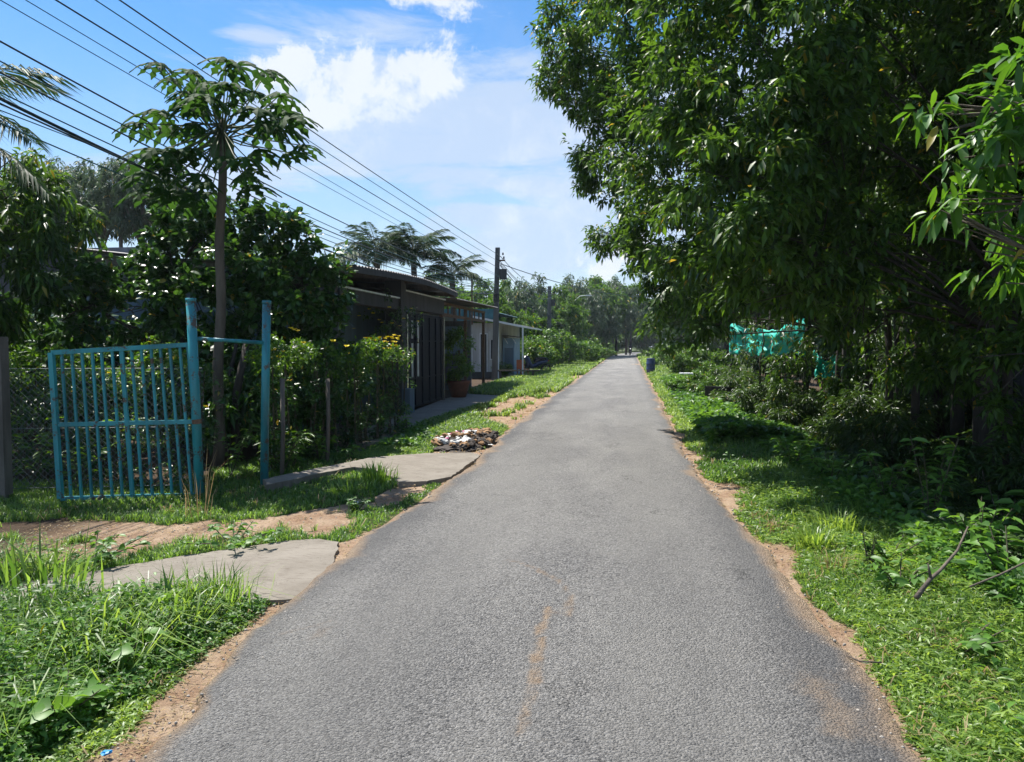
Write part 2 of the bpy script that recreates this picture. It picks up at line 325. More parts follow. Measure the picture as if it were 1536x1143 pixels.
class MB:
    def __init__(s): s.v = []; s.f = []
    def add(s, V, F):
        o = len(s.v); s.v += [tuple(map(float, p)) for p in V]; s.f += [tuple(int(i) + o for i in f) for f in F]; return s
    def box(s, a, b, R=None, T=None):
        x0, y0, z0 = a; x1, y1, z1 = b
        V = [Vector(p) for p in ((x0, y0, z0), (x1, y0, z0), (x1, y1, z0), (x0, y1, z0), (x0, y0, z1), (x1, y0, z1), (x1, y1, z1), (x0, y1, z1))]
        if R is not None: V = [R @ p for p in V]
        if T is not None: V = [p + Vector(T) for p in V]
        return s.add(V, [(0, 3, 2, 1), (4, 5, 6, 7), (0, 1, 5, 4), (1, 2, 6, 5), (2, 3, 7, 6), (3, 0, 4, 7)])
    def bar(s, p, q, w, h=None):
        """box section bar from p to q"""
        p = Vector(p); q = Vector(q); h = h or w; d = (q - p).normalized()
        up = Vector((0, 0, 1)) if abs(d.z) < .9 else Vector((0, 1, 0)); sd = d.cross(up).normalized(); up = sd.cross(d)
        V = []
        for e in (p, q):
            for a, b in ((-1, -1), (1, -1), (1, 1), (-1, 1)): V.append(e + sd * a * w / 2 + up * b * h / 2)
        return s.add(V, [(0, 1, 2, 3), (7, 6, 5, 4), (0, 4, 5, 1), (1, 5, 6, 2), (2, 6, 7, 3), (3, 7, 4, 0)])
    def tube(s, pts, rad, seg=8, cap=True):
        pts = [Vector(p) for p in pts]; n = len(pts)
        rad = [rad] * n if isinstance(rad, (int, float)) else rad
        V = []; ref = Vector((0.31, 0.17, 0.93)).normalized()
        d0 = (pts[-1] - pts[0]).normalized()
        if abs(d0.dot(ref)) > .9: ref = Vector((1, 0.1, 0)).normalized()
        for i in range(n):
            d = (pts[min(i + 1, n - 1)] - pts[max(i - 1, 0)]).normalized(); a = d.cross(ref).normalized(); b = d.cross(a)
            for k in range(seg):
                t = 2 * math.pi * k / seg; V.append(pts[i] + (a * math.cos(t) + b * math.sin(t)) * rad[i])
        F = [(i * seg + k, i * seg + (k + 1) % seg, (i + 1) * seg + (k + 1) % seg, (i + 1) * seg + k) for i in range(n - 1) for k in range(seg)]
        if cap: F += [tuple(range(seg))[::-1], tuple((n - 1) * seg + k for k in range(seg))]
        return s.add(V, F)
    def lathe(s, prof, seg=16, T=(0, 0, 0)):
        """prof: list of (r,z)"""
        T = Vector(T); V = []
        for r, z in prof:
            for k in range(seg):
                t = 2 * math.pi * k / seg; V.append(T + Vector((r * math.cos(t), r * math.sin(t), z)))
        n = len(prof)
        F = [(i * seg + k, i * seg + (k + 1) % seg, (i + 1) * seg + (k + 1) % seg, (i + 1) * seg + k) for i in range(n - 1) for k in range(seg)]
        F += [tuple(range(seg))[::-1], tuple((n - 1) * seg + k for k in range(seg))]
        return s.add(V, F)
    def mesh(s, name, smooth=False):
        me = bpy.data.meshes.new(name); me.from_pydata(s.v, [], s.f)
        if smooth: me.polygons.foreach_set('use_smooth', [True] * len(me.polygons))
        me.update(); return me
    def build(s, name, m, parent=None, smooth=False, loc=(0, 0, 0)):
        return link(name, s.mesh(name, smooth), m, parent, loc)
def inpoly(x, y, poly):
    x = np.asarray(x); y = np.asarray(y); r = np.zeros(x.shape, bool); n = len(poly)
    for i in range(n):
        x0, y0 = poly[i]; x1, y1 = poly[(i + 1) % n]
        if y0 == y1: continue
        c = ((y0 > y) != (y1 > y)) & (x < (x1 - x0) * (y - y0) / (y1 - y0) + x0); r ^= c
    return r
def gp(pts): return [(G(a, b).x, G(a, b).y) for a, b in pts]

# ------------------------------------------------------------------ the road and the ground
def curve_off(Y): return np.where(Y > 105, (Y - 105) ** 2 * 0.0013, 0.0)
LY = [-6, 3.1, 4.2, 5.1, 6, 8.3, 10.6, 16, 23, 44, 110, 400]; LX = [-1.95, -1.98, -2.22, -2.26, -2.28, -2.2, -2.2, -2.33, -2.42, -2.35, -2.3, -2.3]
RY = [-6, 3.1, 4.0, 5.7, 7.4, 10.6, 14.6, 23, 44, 110, 400]; RX = [1.27, 1.27, 1.24, 1.2, 1.1, .95, .92, 1.0, 1.1, 1.35, 1.4]
def xl(Y): return np.interp(Y, LY, LX) + curve_off(Y) + (fbm(Y * 1.3, Y * 0 + 3, 5) - .5) * .22 + (vnoise(Y * 9, Y * 0, 2) - .5) * .05
def xr(Y): return np.interp(Y, RY, RX) + curve_off(Y) + (fbm(Y * 1.3, Y * 0 + 8, 9) - .5) * .16 + (vnoise(Y * 9, Y * 0, 7) - .5) * .05
slab1 = gp([(-260, 920), (0, 880), (120, 862), (260, 838), (440, 812), (480, 810), (506, 815), (503, 846), (474, 880), (438, 902), (300, 905), (100, 930), (-260, 985)])
slab2 = gp([(395, 729), (480, 710), (560, 692), (640, 683), (706, 682), (722, 686), (700, 702), (676, 719), (640, 726), (598, 727), (588, 720), (560, 709), (530, 707), (480, 718), (400, 738)])
slab3 = gp([(500, 668), (560, 640), (600, 626), (668, 599), (700, 592), (760, 595), (742, 602), (640, 636), (560, 668)])
dirt_polys = [gp(p) for p in (
    [(-300, 810), (0, 782), (100, 775), (230, 783), (340, 787), (520, 752), (600, 735), (645, 728), (640, 742), (600, 752), (540, 765), (520, 790), (400, 797), (300, 812), (150, 835), (60, 838), (-300, 850)],
    [(560, 745), (600, 727), (655, 722), (640, 742), (590, 748)],
    [(700, 632), (720, 612), (760, 598), (828, 586), (852, 590), (820, 606), (800, 622), (770, 640)],
    [(640, 668), (700, 650), (765, 655), (748, 672), (700, 684), (650, 682)],
    [(490, 812), (560, 795), (560, 803), (510, 822)],
    [(838, 570), (858, 563), (880, 562), (868, 572)],
    [(330, 960), (400, 935), (470, 925), (430, 950), (345, 990)],
)]
def dirtmask(x, y):
    x = np.asarray(x, float); y = np.asarray(y, float)
    wx = x + (fbm(x * 2.2, y * 2.2, 11) - .5) * .5; wy = y + (fbm(x * 2.2, y * 2.2, 23) - .5) * .9
    d = np.zeros(x.shape)
    for p in dirt_polys: d = np.maximum(d, inpoly(wx, wy, p) * 1.0)
    d = d * np.clip((fbm(x * 2.3, y * 2.8, 35) - .26) * 9, 0, 1)
    n = fbm(x * 1.6, y * 1.1, 31)
    eR = x - xr(y); wR = np.interp(y, [0, 3, 5, 7.5, 12, 20, 60], [.10, .09, .08, .20, .10, .06, .12]) * np.clip(8 * n - 3.3, 0.02, 2.2)
    d = np.maximum(d, np.clip(1.6 - eR / np.maximum(wR, .02), 0, 1) * (eR > -.3))
    eL = xl(y) - x; wL = np.interp(y, [0, 3, 4.5, 7, 12, 60], [.14, .13, .06, .05, .04, .06]) * np.clip(8 * n - 3.3, 0.02, 2.2)
    d = np.maximum(d, np.clip(1.6 - eL / np.maximum(wL, .02), 0, 1) * (eL > -.3))
    # under the trees on the right and in the yards the soil is bare
    d = np.maximum(d, np.clip((x - 3.6) / .6, 0, 1) * (y < 60)); d = np.maximum(d, np.clip((-5.2 - x) / .5, 0, 1) * (y > 8.5) * (y < 45))
    return np.clip(d, 0, 1)
def gz(x, y):
    x = np.asarray(x, float); y = np.asarray(y, float)
    r = np.clip(x - xr(y) - .15, 0, 50); l = np.clip(xl(y) - .1 - x, 0, 50)
    z = -.02 + .045 * (fbm(x * 1.5, y * 1.5, 3) - .5) * np.clip((r + l) * 3, 0, 1)
    z = z - .32 * np.clip((r - 1.1) / 1.6, 0, 1) ** 1.3 + .05 * np.clip(r / .8, 0, 1) * (r < 1.9)
    dn = np.clip(1 - np.abs(x + 4.55 + (y - 13) * .07) / .55, 0, 1) * np.clip((y - 11.3) / 1.0, 0, 1) * np.clip((17.5 - y) / 1.2, 0, 1)
    z = z - .35 * dn
    return z
def grid_mesh(name, xs, ys, zf, attrs):
    X, Y = np.meshgrid(xs, ys); V = np.stack([X.ravel(), Y.ravel(), zf(X.ravel(), Y.ravel())], 1)
    nx, ny = len(xs), len(ys); i = np.arange(nx * ny).reshape(ny, nx)
    F = np.stack([i[:-1, :-1], i[:-1, 1:], i[1:, 1:], i[1:, :-1]], -1).reshape(-1, 4)
    me = fastmesh(name, V, F, smooth=True)
    for k, fn in attrs.items():
        a = me.attributes.new(k, 'FLOAT', 'POINT'); a.data.foreach_set('value', fn(V[:, 0], V[:, 1]).astype(np.float32))
    return me
def steps(*seg):
    out = []
    for a, b, s in seg: out += list(np.arange(a, b, s))
    return np.array(out + [seg[-1][1]])
ys = steps((-12, 2, 1.0), (2, 10, .05), (10, 20, .1), (20, 45, .35), (45, 180, 2.5), (180, 420, 30))
xs = steps((-240, -40, 25), (-40, -9, 2), (-9, 4.2, .05), (4.2, 12, .3), (12, 40, 2), (40, 240, 25))
gme = grid_mesh('ground', xs, ys, gz, {'dirt': dirtmask})
m, t, b = new_mat('soil_and_turf'); M['ground'] = m
p = N(t, 'ShaderNodeNewGeometry').outputs['Position']
at = N(t, 'ShaderNodeAttribute', attribute_name='dirt').outputs['Fac']
n1 = noise(t, p, 3.0, 8, .65); n2 = noise(t, p, 40, 6, .7); n3 = noise(t, p, 220, 3, .7)
soil = mixc(t, maprange(t, n1, .35, .65), (0.28, 0.175, 0.11), (0.42, 0.31, 0.215))
soil = mixc(t, maprange(t, n2, .45, .75), soil, (0.17, 0.11, 0.065))
soil = mixc(t, maprange(t, n3, .55, .8), soil, (0.5, 0.4, 0.3))
turf = mixc(t, maprange(t, n2, .35, .7), (0.035, 0.055, 0.014), (0.085, 0.10, 0.03))
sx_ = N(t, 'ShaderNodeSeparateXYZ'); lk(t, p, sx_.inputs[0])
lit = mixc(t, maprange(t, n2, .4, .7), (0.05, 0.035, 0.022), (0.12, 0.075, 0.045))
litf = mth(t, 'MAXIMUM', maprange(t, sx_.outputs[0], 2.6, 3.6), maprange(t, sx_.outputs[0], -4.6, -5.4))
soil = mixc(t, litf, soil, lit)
fac = maprange(t, mth(t, 'ADD', at, mth(t, 'MULTIPLY', mth(t, 'SUBTRACT', n2, .5), .6)), .35, .65)
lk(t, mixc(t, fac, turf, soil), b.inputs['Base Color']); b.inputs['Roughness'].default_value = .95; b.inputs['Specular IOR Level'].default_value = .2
bn = N(t, 'ShaderNodeBump'); bn.inputs['Strength'].default_value = .9; bn.inputs['Distance'].default_value = .03
lk(t, mth(t, 'ADD', n2, mth(t, 'MULTIPLY', n3, .4)), bn.inputs['Height']); lk(t, bn.outputs[0], b.inputs['Normal'])
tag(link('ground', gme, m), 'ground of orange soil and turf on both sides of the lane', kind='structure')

# road sheet: follows the ragged edges, cambered a little, edge dips into the soil
ry = steps((-8, 2, .5), (2, 12, .04), (12, 25, .1), (25, 60, .4), (60, 190, 2), (190, 260, 10))
nx = 70; u = np.linspace(0, 1, nx); Lx = xl(ry); Rx = xr(ry)
X = Lx[:, None] + (Rx - Lx)[:, None] * u[None]; Yg = np.repeat(ry[:, None], nx, 1)
e = np.minimum(X - Lx[:, None], Rx[:, None] - X)
Z = .022 + .03 * (1 - (2 * u - 1) ** 2)[None] - .06 * np.clip(1 - e / .06, 0, 1) + (fbm(X * 3, Yg * 3, 41) - .5) * .012
V = np.stack([X.ravel(), Yg.ravel(), Z.ravel()], 1); i = np.arange(len(ry) * nx).reshape(len(ry), nx)
rme = fastmesh('road', V, np.stack([i[:-1, :-1], i[:-1, 1:], i[1:, 1:], i[1:, :-1]], -1).reshape(-1, 4), smooth=True)
x_, y_ = V[:, 0], V[:, 1]
ee = e.ravel()
dust = np.clip(1 - ee / (.12 + .6 * fbm(x_ * 2, y_ * 1.2, 51) ** 2), 0, 1) * .95
sm = [(1250, 1070, 60, .5), (480, 960, 25, .4), (880, 840, 40, .2), (960, 547, 14, .9), (1010, 855, 40, .2), (1000, 700, 50, .15), (900, 545, 6, .4)]
for px, py, w, s in sm:
    g = G(px, py); sxm = max(w / FPX * g.y, .03)
    dd = np.sqrt(((x_ - g.x) / sxm) ** 2 + ((y_ - g.y) / (sxm * 3.2)) ** 2)
    dust = np.maximum(dust, s * np.clip(1.3 - dd + (fbm(x_ * 14, y_ * 8, 61) - .5) * 1.2, 0, 1))
for line, w, s in (([(765, 850), (800, 862), (835, 880), (858, 905), (852, 935)], 15, .55), ([(822, 925), (812, 960), (806, 1000), (800, 1045), (790, 1085), (782, 1120)], 15, .7), ([(835, 880), (826, 925)], 7, .3), ([(420, 960), (500, 940)], 10, .4)):
    dm = np.full(x_.shape, 9.)
    for (a0, b0), (a1, b1) in zip(line[:-1], line[1:]):
        A = G(a0, b0); Bq = G(a1, b1); ex, ey = Bq.x - A.x, Bq.y - A.y; tt = np.clip(((x_ - A.x) * ex + (y_ - A.y) * ey) / (ex * ex + ey * ey), 0, 1); dm = np.minimum(dm, np.hypot(x_ - A.x - ex * tt, y_ - A.y - ey * tt))
    dust = np.maximum(dust, s * np.clip(1.2 - dm / (w / FPX * 4.2) + (fbm(x_ * 16, y_ * 9, 63) - .5) * 1.4, 0, 1) * np.clip((1.2 - dm / (w / FPX * 4.2)) * 3, 0, 1))
a = rme.attributes.new('dirt', 'FLOAT', 'POINT'); a.data.foreach_set('value', dust.astype(np.float32))
m, t, b = new_mat('asphalt'); M['asphalt'] = m
p = N(t, 'ShaderNodeNewGeometry').outputs['Position']
at = N(t, 'ShaderNodeAttribute', attribute_name='dirt').outputs['Fac']
vo = N(t, 'ShaderNodeTexVoronoi'); vo.inputs['Scale'].default_value = 90; lk(t, p, vo.inputs['Vector'])
vo2 = N(t, 'ShaderNodeTexVoronoi'); vo2.inputs['Scale'].default_value = 38; lk(t, p, vo2.inputs['Vector'])
big = noise(t, vm(t, 'MULTIPLY', p, (1, .35, 1)).outputs[0], 1.1, 6, .6); med = noise(t, p, 14, 6, .7); fin = noise(t, vm(t, 'MULTIPLY', p, (.8, 1.25, 1)).outputs[0], 70, 6, .8)
base = mixc(t, maprange(t, big, .35, .65), (0.17, 0.166, 0.16), (0.28, 0.27, 0.25))
sp = N(t, 'ShaderNodeSeparateColor'); lk(t, vo.outputs['Color'], sp.inputs[0])
base = mixc(t, maprange(t, sp.outputs[0], .2, .95), mixc(t, .0, base, base), mixc(t, .62, base, (0.46, 0.445, 0.42)))
pit = maprange(t, mth(t, 'ADD', mth(t, 'MULTIPLY', fin, .85), mth(t, 'MULTIPLY', med, .15)), .38, .48)
base = mixc(t, pit, mixc(t, .88, base, (0.015, 0.015, 0.018)), base)
base = mixc(t, mth(t, 'MULTIPLY', maprange(t, med, .55, .75), .35), base, (0.27, 0.245, 0.21))
df = maprange(t, mth(t, 'ADD', at, mth(t, 'MULTIPLY', mth(t, 'SUBTRACT', fin, .5), .9)), .25, .75)
sxr = N(t, 'ShaderNodeSeparateXYZ'); lk(t, p, sxr.inputs[0]); wob = mth(t, 'ADD', sxr.outputs[0], mth(t, 'MULTIPLY', mth(t, 'SUBTRACT', big, .5), .5))
for xw in (-1.35, .25):   # worn wheel paths, polished paler
    wp = maprange(t, mth(t, 'ABSOLUTE', mth(t, 'SUBTRACT', wob, xw)), .15, .5, .30, 0); base = mixc(t, wp, base, (0.235, 0.228, 0.212))
edg = maprange(t, mth(t, 'ABSOLUTE', mth(t, 'ADD', wob, .58)), 1.15, 1.6, 0, .5); base = mixc(t, edg, base, (0.07, 0.072, 0.078))
crk = N(t, 'ShaderNodeTexVoronoi', feature='DISTANCE_TO_EDGE'); crk.inputs['Scale'].default_value = .55; lk(t, vm(t, 'ADD', p, vm(t, 'SCALE', noise(t, p, 3, 5, .7, out='Color')).outputs[0]).outputs[0], crk.inputs['Vector'])
crm = mth(t, 'MULTIPLY', maprange(t, crk.outputs['Distance'], 0, .008, .75, 0), maprange(t, noise(t, p, .5, 2, .5), .5, .6)); base = mixc(t, crm, base, (0.02, 0.02, 0.02))
base = mixc(t, df, base, mixc(t, maprange(t, med, .3, .7), (0.30, 0.215, 0.145), (0.42, 0.32, 0.225)))
lk(t, base, b.inputs['Base Color']); b.inputs['Roughness'].default_value = .85; b.inputs['Specular IOR Level'].default_value = .3
bn = N(t, 'ShaderNodeBump'); bn.inputs['Strength'].default_value = 1.0; bn.inputs['Distance'].default_value = .024
lk(t, mth(t, 'ADD', mth(t, 'ADD', mth(t, 'MULTIPLY', vo.outputs['Distance'], -1.0), mth(t, 'MULTIPLY', fin, 1.3)), mth(t, 'MULTIPLY', med, .6)), bn.inputs['Height']); lk(t, bn.outputs[0], b.inputs['Normal'])
tag(link('road', rme, m), 'narrow grey asphalt lane running straight away with ragged sandy edges', kind='structure')

def slab(name, poly, z0, z1, m, label, rag=.014):
    # dense ragged outline
    pts = []
    n = len(poly)
    for i in range(n):
        a = Vector(poly[i]); c = Vector(poly[(i + 1) % n]); k = max(1, int((c - a).length / .06))
        for j in range(k):
            q = a.lerp(c, j / k); pts.append((q.x + random.uniform(-rag, rag), q.y + random.uniform(-rag, rag)))
    bm = bmesh.new(); vs = [bm.verts.new((x, y, z1(x, y) if callable(z1) else z1)) for x, y in pts]; f = bm.faces.new(vs)
    bm.normal_update()
    if f.normal.z < 0: f.normal_flip()
    r = bmesh.ops.extrude_face_region(bm, geom=[f])
    for v in [g for g in r['geom'] if isinstance(g, bmesh.types.BMVert)]: v.co.z = z0
    bmesh.ops.recalc_face_normals(bm, faces=bm.faces)
    me = bpy.data.meshes.new(name); bm.to_mesh(me); bm.free()
    return tag(link(name, me, m), label, kind='structure')
m, t, b = new_mat('slab_concrete'); M['slab'] = m
p = N(t, 'ShaderNodeNewGeometry').outputs['Position']
n1 = noise(t, p, 2.2, 8, .65, dist=.6); n2 = noise(t, vm(t, 'MULTIPLY', p, (1, 3.5, 1)).outputs[0], 9, 8, .7); n3 = noise(t, p, 120, 4, .7)
c = mixc(t, maprange(t, n1, .3, .7), (0.16, 0.138, 0.11), (0.225, 0.20, 0.165)); c = mixc(t, maprange(t, n2, .50, .72), c, (0.11, 0.088, 0.066))
cr = N(t, 'ShaderNodeTexVoronoi', feature='DISTANCE_TO_EDGE'); cr.inputs['Scale'].default_value = 1.0; lk(t, vm(t, 'ADD', p, vm(t, 'SCALE', noise(t, p, 4, 4, .6, out='Color')).outputs[0]).outputs[0], cr.inputs['Vector'])
c = mixc(t, maprange(t, cr.outputs['Distance'], 0, .007, .75, 0), c, (0.08, 0.07, 0.05)); c = mixc(t, maprange(t, n3, .5, .8, 0, .4), c, (0.30, 0.27, 0.225))
lk(t, c, b.inputs['Base Color']); b.inputs['Roughness'].default_value = .9
bn = N(t, 'ShaderNodeBump'); bn.inputs['Strength'].default_value = .6; bn.inputs['Distance'].default_value = .01; lk(t, mth(t, 'ADD', n3, n2), bn.inputs['Height']); lk(t, bn.outputs[0], b.inputs['Normal'])
slab('driveway', slab1, -.08, .012, M['slab'], 'pale concrete apron joining the road beside the near left weeds')
slab('culvert_crossing', slab2, -.3, lambda x, y: .035 + .05 * min(1, max(0, (-3.0 - x) / 1.2)), M['slab'], 'pale concrete culvert crossing from the blue gate post to the road')
slab('forecourt', slab3, -.3, .03, M['slab'], 'concrete forecourt before the black metal house gate')

# ------------------------------------------------------------------ buildings on the left
def boxo(name, a, b, m, parent=None, **k): return MB().box(a, b).build(name, m, parent, **k)
def corrugated(name, x0, x1, y0, y1, zfun, m, parent, pitch=.18, amp=.018, along='x', th=.006):
    """sheet whose ribs run along x (from ridge to eave); zfun(x,y)"""
    nyy = max(8, int((y1 - y0) / pitch * 4)); nxx = 8
    Y = np.linspace(y0, y1, nyy); Xs = np.linspace(x0, x1, nxx); V = []
    for j, y in enumerate(Y):
        for x in Xs: V.append((x, y, zfun(x, y) + amp * math.sin(2 * math.pi * y / pitch)))
    F = [(j * nxx + i, j * nxx + i + 1, (j + 1) * nxx + i + 1, (j + 1) * nxx + i) for j in range(nyy - 1) for i in range(nxx - 1)]
    o = MB().add(V, F).build(name, m, parent)
    md = o.modifiers.new('thick', 'SOLIDIFY'); md.thickness = th
    return o
# far left house whose grey roof shows above the trees
h = empty('old_house', (-13, 19, 0), 'grey roofed house half hidden behind the trees at the left', 'house')
w = boxo('wall', (-3, -4, 0), (3.2, 5, 3.3), M['wall_grey'], h)
boxo('window', (3.2, -2.2, 1.0), (3.24, -.9, 2.1), M['glass'], w); boxo('window', (3.2, .4, 1.0), (3.24, 1.7, 2.1), M['glass'], w)
corrugated('roof', -3.4, 3.9, -4.5, 5.4, lambda x, y: 3.95 - .12 * (x + 3.4) + .35, M['roof'], h)
boxo('fascia', (3.72, -4.5, 3.0), (3.8, 5.4, 3.38), M['conc_dark'], h)
boxo('gable_wall', (-3, -4.02, 3.3), (3.2, -3.9, 3.75), M['wall_grey'], h)

# carport house with the black gate
car = empty('carport_house', (-5.5, 18, 0), 'low dark house with curved sheet roof and black metal gate left of the lane', 'house')
X0 = -5.5; Y0 = 18.0
def cz(x, y):  # world z of the curved roof
    yy = y + Y0; s = (yy - 12.6) / (22.4 - 12.6)
    return 3.13 + .22 * math.sin(min(1, max(0, s)) * math.pi * .62) - .22 * max(0, s - .62) - (x - .1) * .05
corrugated('roof', -5.6, .52, -4.3, 4.4, cz, M['roof'], car)
f = MB()
for k in range(13):
    a = -4.3 + k * .67; f.bar((.50, a, cz(.5, a) - .075), (.50, a + .67, cz(.5, a + .67) - .075), .035, .12)
f.build('fascia', M['conc_dark'], car)
for y in (-4.1, -2.2, 0.1, 2.3, 4.2): MB().bar((-5.5, y, cz(-5.5, y) - .09), (.46, y, cz(.46, y) - .09), .07, .12).build('rafter', M['grey_post'], car)
boxo('wall', (-5.6, -4.0, 0), (-.9, 4.3, 2.75), M['wall_blue'], car)
boxo('back_wall', (-5.7, -4.05, 2.75), (-1.2, 4.35, 3.0), M['conc_dark'], car)
bm_ = boxo('beam', (-.18, -4.0, 2.52), (.1, -.2, 2.78), M['conc_dark'], car); boxo('coping', (-.2, -4.0, 2.783), (.14, -.22, 2.815), M['white'], bm_)
bm_ = boxo('beam', (-.18, .2, 2.58), (.1, 4.4, 3.0), M['conc_dark'], car); boxo('coping', (-.2, .22, 3.003), (.14, 4.45, 3.03), M['white'], bm_)
boxo('pillar', (-.24, -.2, 0), (.16, .2, 3.22), M['conc_dark'], car)
boxo('pillar', (-.24, -4.25, 0), (.06, -4.02, 2.9), M['conc_dark'], car)
boxo('plinth', (.165, -.22, 0), (.36, .2, .62), M['wall_blue'], car)
boxo('side_panel', (-.12, .2, 0), (-.06, .42, 2.5), M['black'], car)
gt = boxo('metal_gate', (-.02, .62, .06), (.05, 4.2, 2.5), M['black'], car)
for y, hgt in ((.45, 2.45), (4.32, 2.5)): MB().bar((.08, y, 0), (.08, y, hgt), .09, .09).build('gate_post', M['steel'], car)
for y in (1.0, 1.9, 2.8, 3.7):
    for z0, z1 in ((.95, 1.72), (1.82, 2.28)):
        pass
for y in (1.05, 1.6): MB().bar((.065, y, .85), (.065, y, 1.72), .05, .03).build('gate_strip', M['white'], gt); MB().bar((.065, y, 1.84), (.065, y, 2.3), .05, .03).build('gate_strip', M['white'], gt)
MB().bar((.08, 1.5, 1.74), (.08, 1.5, 1.86), .05, .08).build('handle', M['steel'], gt)
for y in (.66, 1.33, 2.05, 2.8, 3.5, 4.14): MB().bar((.07, y, .08), (.07, y, 2.48), .035, .035).build('gate_rib', M['black'], gt)
for z in (.1, .8, 1.78, 2.45): MB().bar((.062, .64, z), (.062, 4.18, z), .03, .04).build('gate_rail', M['black'], gt)

# middle house with sheet awning
mid = empty('awning_house', (-5.6, 26, 0), 'grey walled house with rusty sheet awning between carport and turquoise house', 'house')
boxo('wall', (-5, -3, 0), (-1.3, 4.2, 2.9), M['wall_grey'], mid); boxo('side_wall', (-1.28, 1.8, 0), (-.1, 1.95, 2.55), M['wall_grey'], mid)
boxo('hung_sheet', (-1.25, 1.7, 1.35), (-.4, 1.75, 2.35), M['white_blue'], mid)
corrugated('awning', -5, .55, -3.4, 4.1, lambda x, y: 3.12 - .04 * x + .01 * y, M['roof'], mid)
fr = boxo('beam', (-.02, -3.3, 2.55), (.06, 3.9, 2.64), M['rust'], mid); boxo('beam', (-.02, -3.3, 2.9), (.06, 3.9, 2.98), M['rust'], mid)
for k in range(9): boxo('strut', (0, -3.2 + k * .85, 2.64), (.04, -3.14 + k * .85, 2.9), M['rust'], mid)
for y in (-3.2, .3, 3.7): boxo('post', (-.04, y, 0), (.06, y + .1, 2.9), M['rust'], mid)
boxo('post', (-.9, .2, 0), (-.75, .35, 2.9), M['wall_grey'], mid)
boxo('door', (-1.3, -.6, 0), (-1.26, .4, 2.1), M['dark'], mid)
boxo('window', (-1.3, 1.0, 1.0), (-1.26, 1.6, 2.0), M['glass'], mid)

# turquoise roof house: its gable end with doors faces up the lane, roof slopes towards the road
tq = empty('turquoise_house', (-7.3, 38.0, 0), 'small pale house with turquoise roof and white edged awning behind the utility pole', 'house')
boxo('wall', (-4, 0, 0), (.95, 7.5, 2.75), M['wall_pale'], tq)
boxo('roof_band', (-4.2, -.3, 2.83), (.75, -.2, 3.45), M['roof_teal'], tq)
corrugated('roof', -4.2, .8, -.2, 7.7, lambda x, y: 3.5 - (x + 4.2) * .04, M['roof_teal'], tq)
corrugated('awning', -.3, 2.25, -.6, 7.6, lambda x, y: 3.08 - (x + .3) * .2, M['roof'], tq)
MB().bar((-.3, -.64, 3.06), (2.25, -.64, 2.55), .05, .10).build('awning_edge', M['white'], tq)
MB().bar((2.28, -.6, 2.54), (2.28, 7.6, 2.54), .04, .08).build('awning_edge', M['white'], tq)
for nm, x0_, x1_, z0_, z1_ in (('door_frame', -.02, .38, 0, 2.25), ('window_frame', .5, .86, .9, 2.15), ('door_frame', -1.2, -.4, 0, 2.2)):
    fr = boxo(nm, (x0_, -.05, z0_), (x1_, .0, z1_), M['white'], tq); boxo('door' if z0_ == 0 else 'pane', (x0_ + .05, -.07, z0_ + .05), (x1_ - .05, -.05, z1_ - .06), M['dark'] if z0_ == 0 else M['glass'], fr)
boxo('meter_box', (.42, -.16, 1.9), (.72, 0, 2.35), M['wall_pale'], tq)
for x in (.98, 2.2): boxo('post', (x, -.6, 0), (x + .07, -.53, 2.6), M['white'], tq)
boxo('plinth', (-4, -.5, 0), (.95, 0, .3), M['conc_dark'], tq)

# light blue kiosk/lean-to after it
ki = empty('blue_lean_to', (-6.25, 39.2, 0), 'light blue panelled lean-to beside the turquoise house', 'shed')
boxo('wall', (-.05, -.3, 0), (.55, 1.8, 2.0), M['white_blue'], ki)
corrugated('roof', -.05, .75, -.5, 2.0, lambda x, y: 2.14 - .12 * x, M['roof'], ki)
for k in range(2): MB().bar((.05 + k * .42, -.36, 2.0), (.22 + k * .42, -.36, 1.72), .06, .03).build('brace', M['white'], ki)
boxo('shutter', (.05, -.34, .4), (.5, -.3, 1.5), M['wall_blue'], ki)

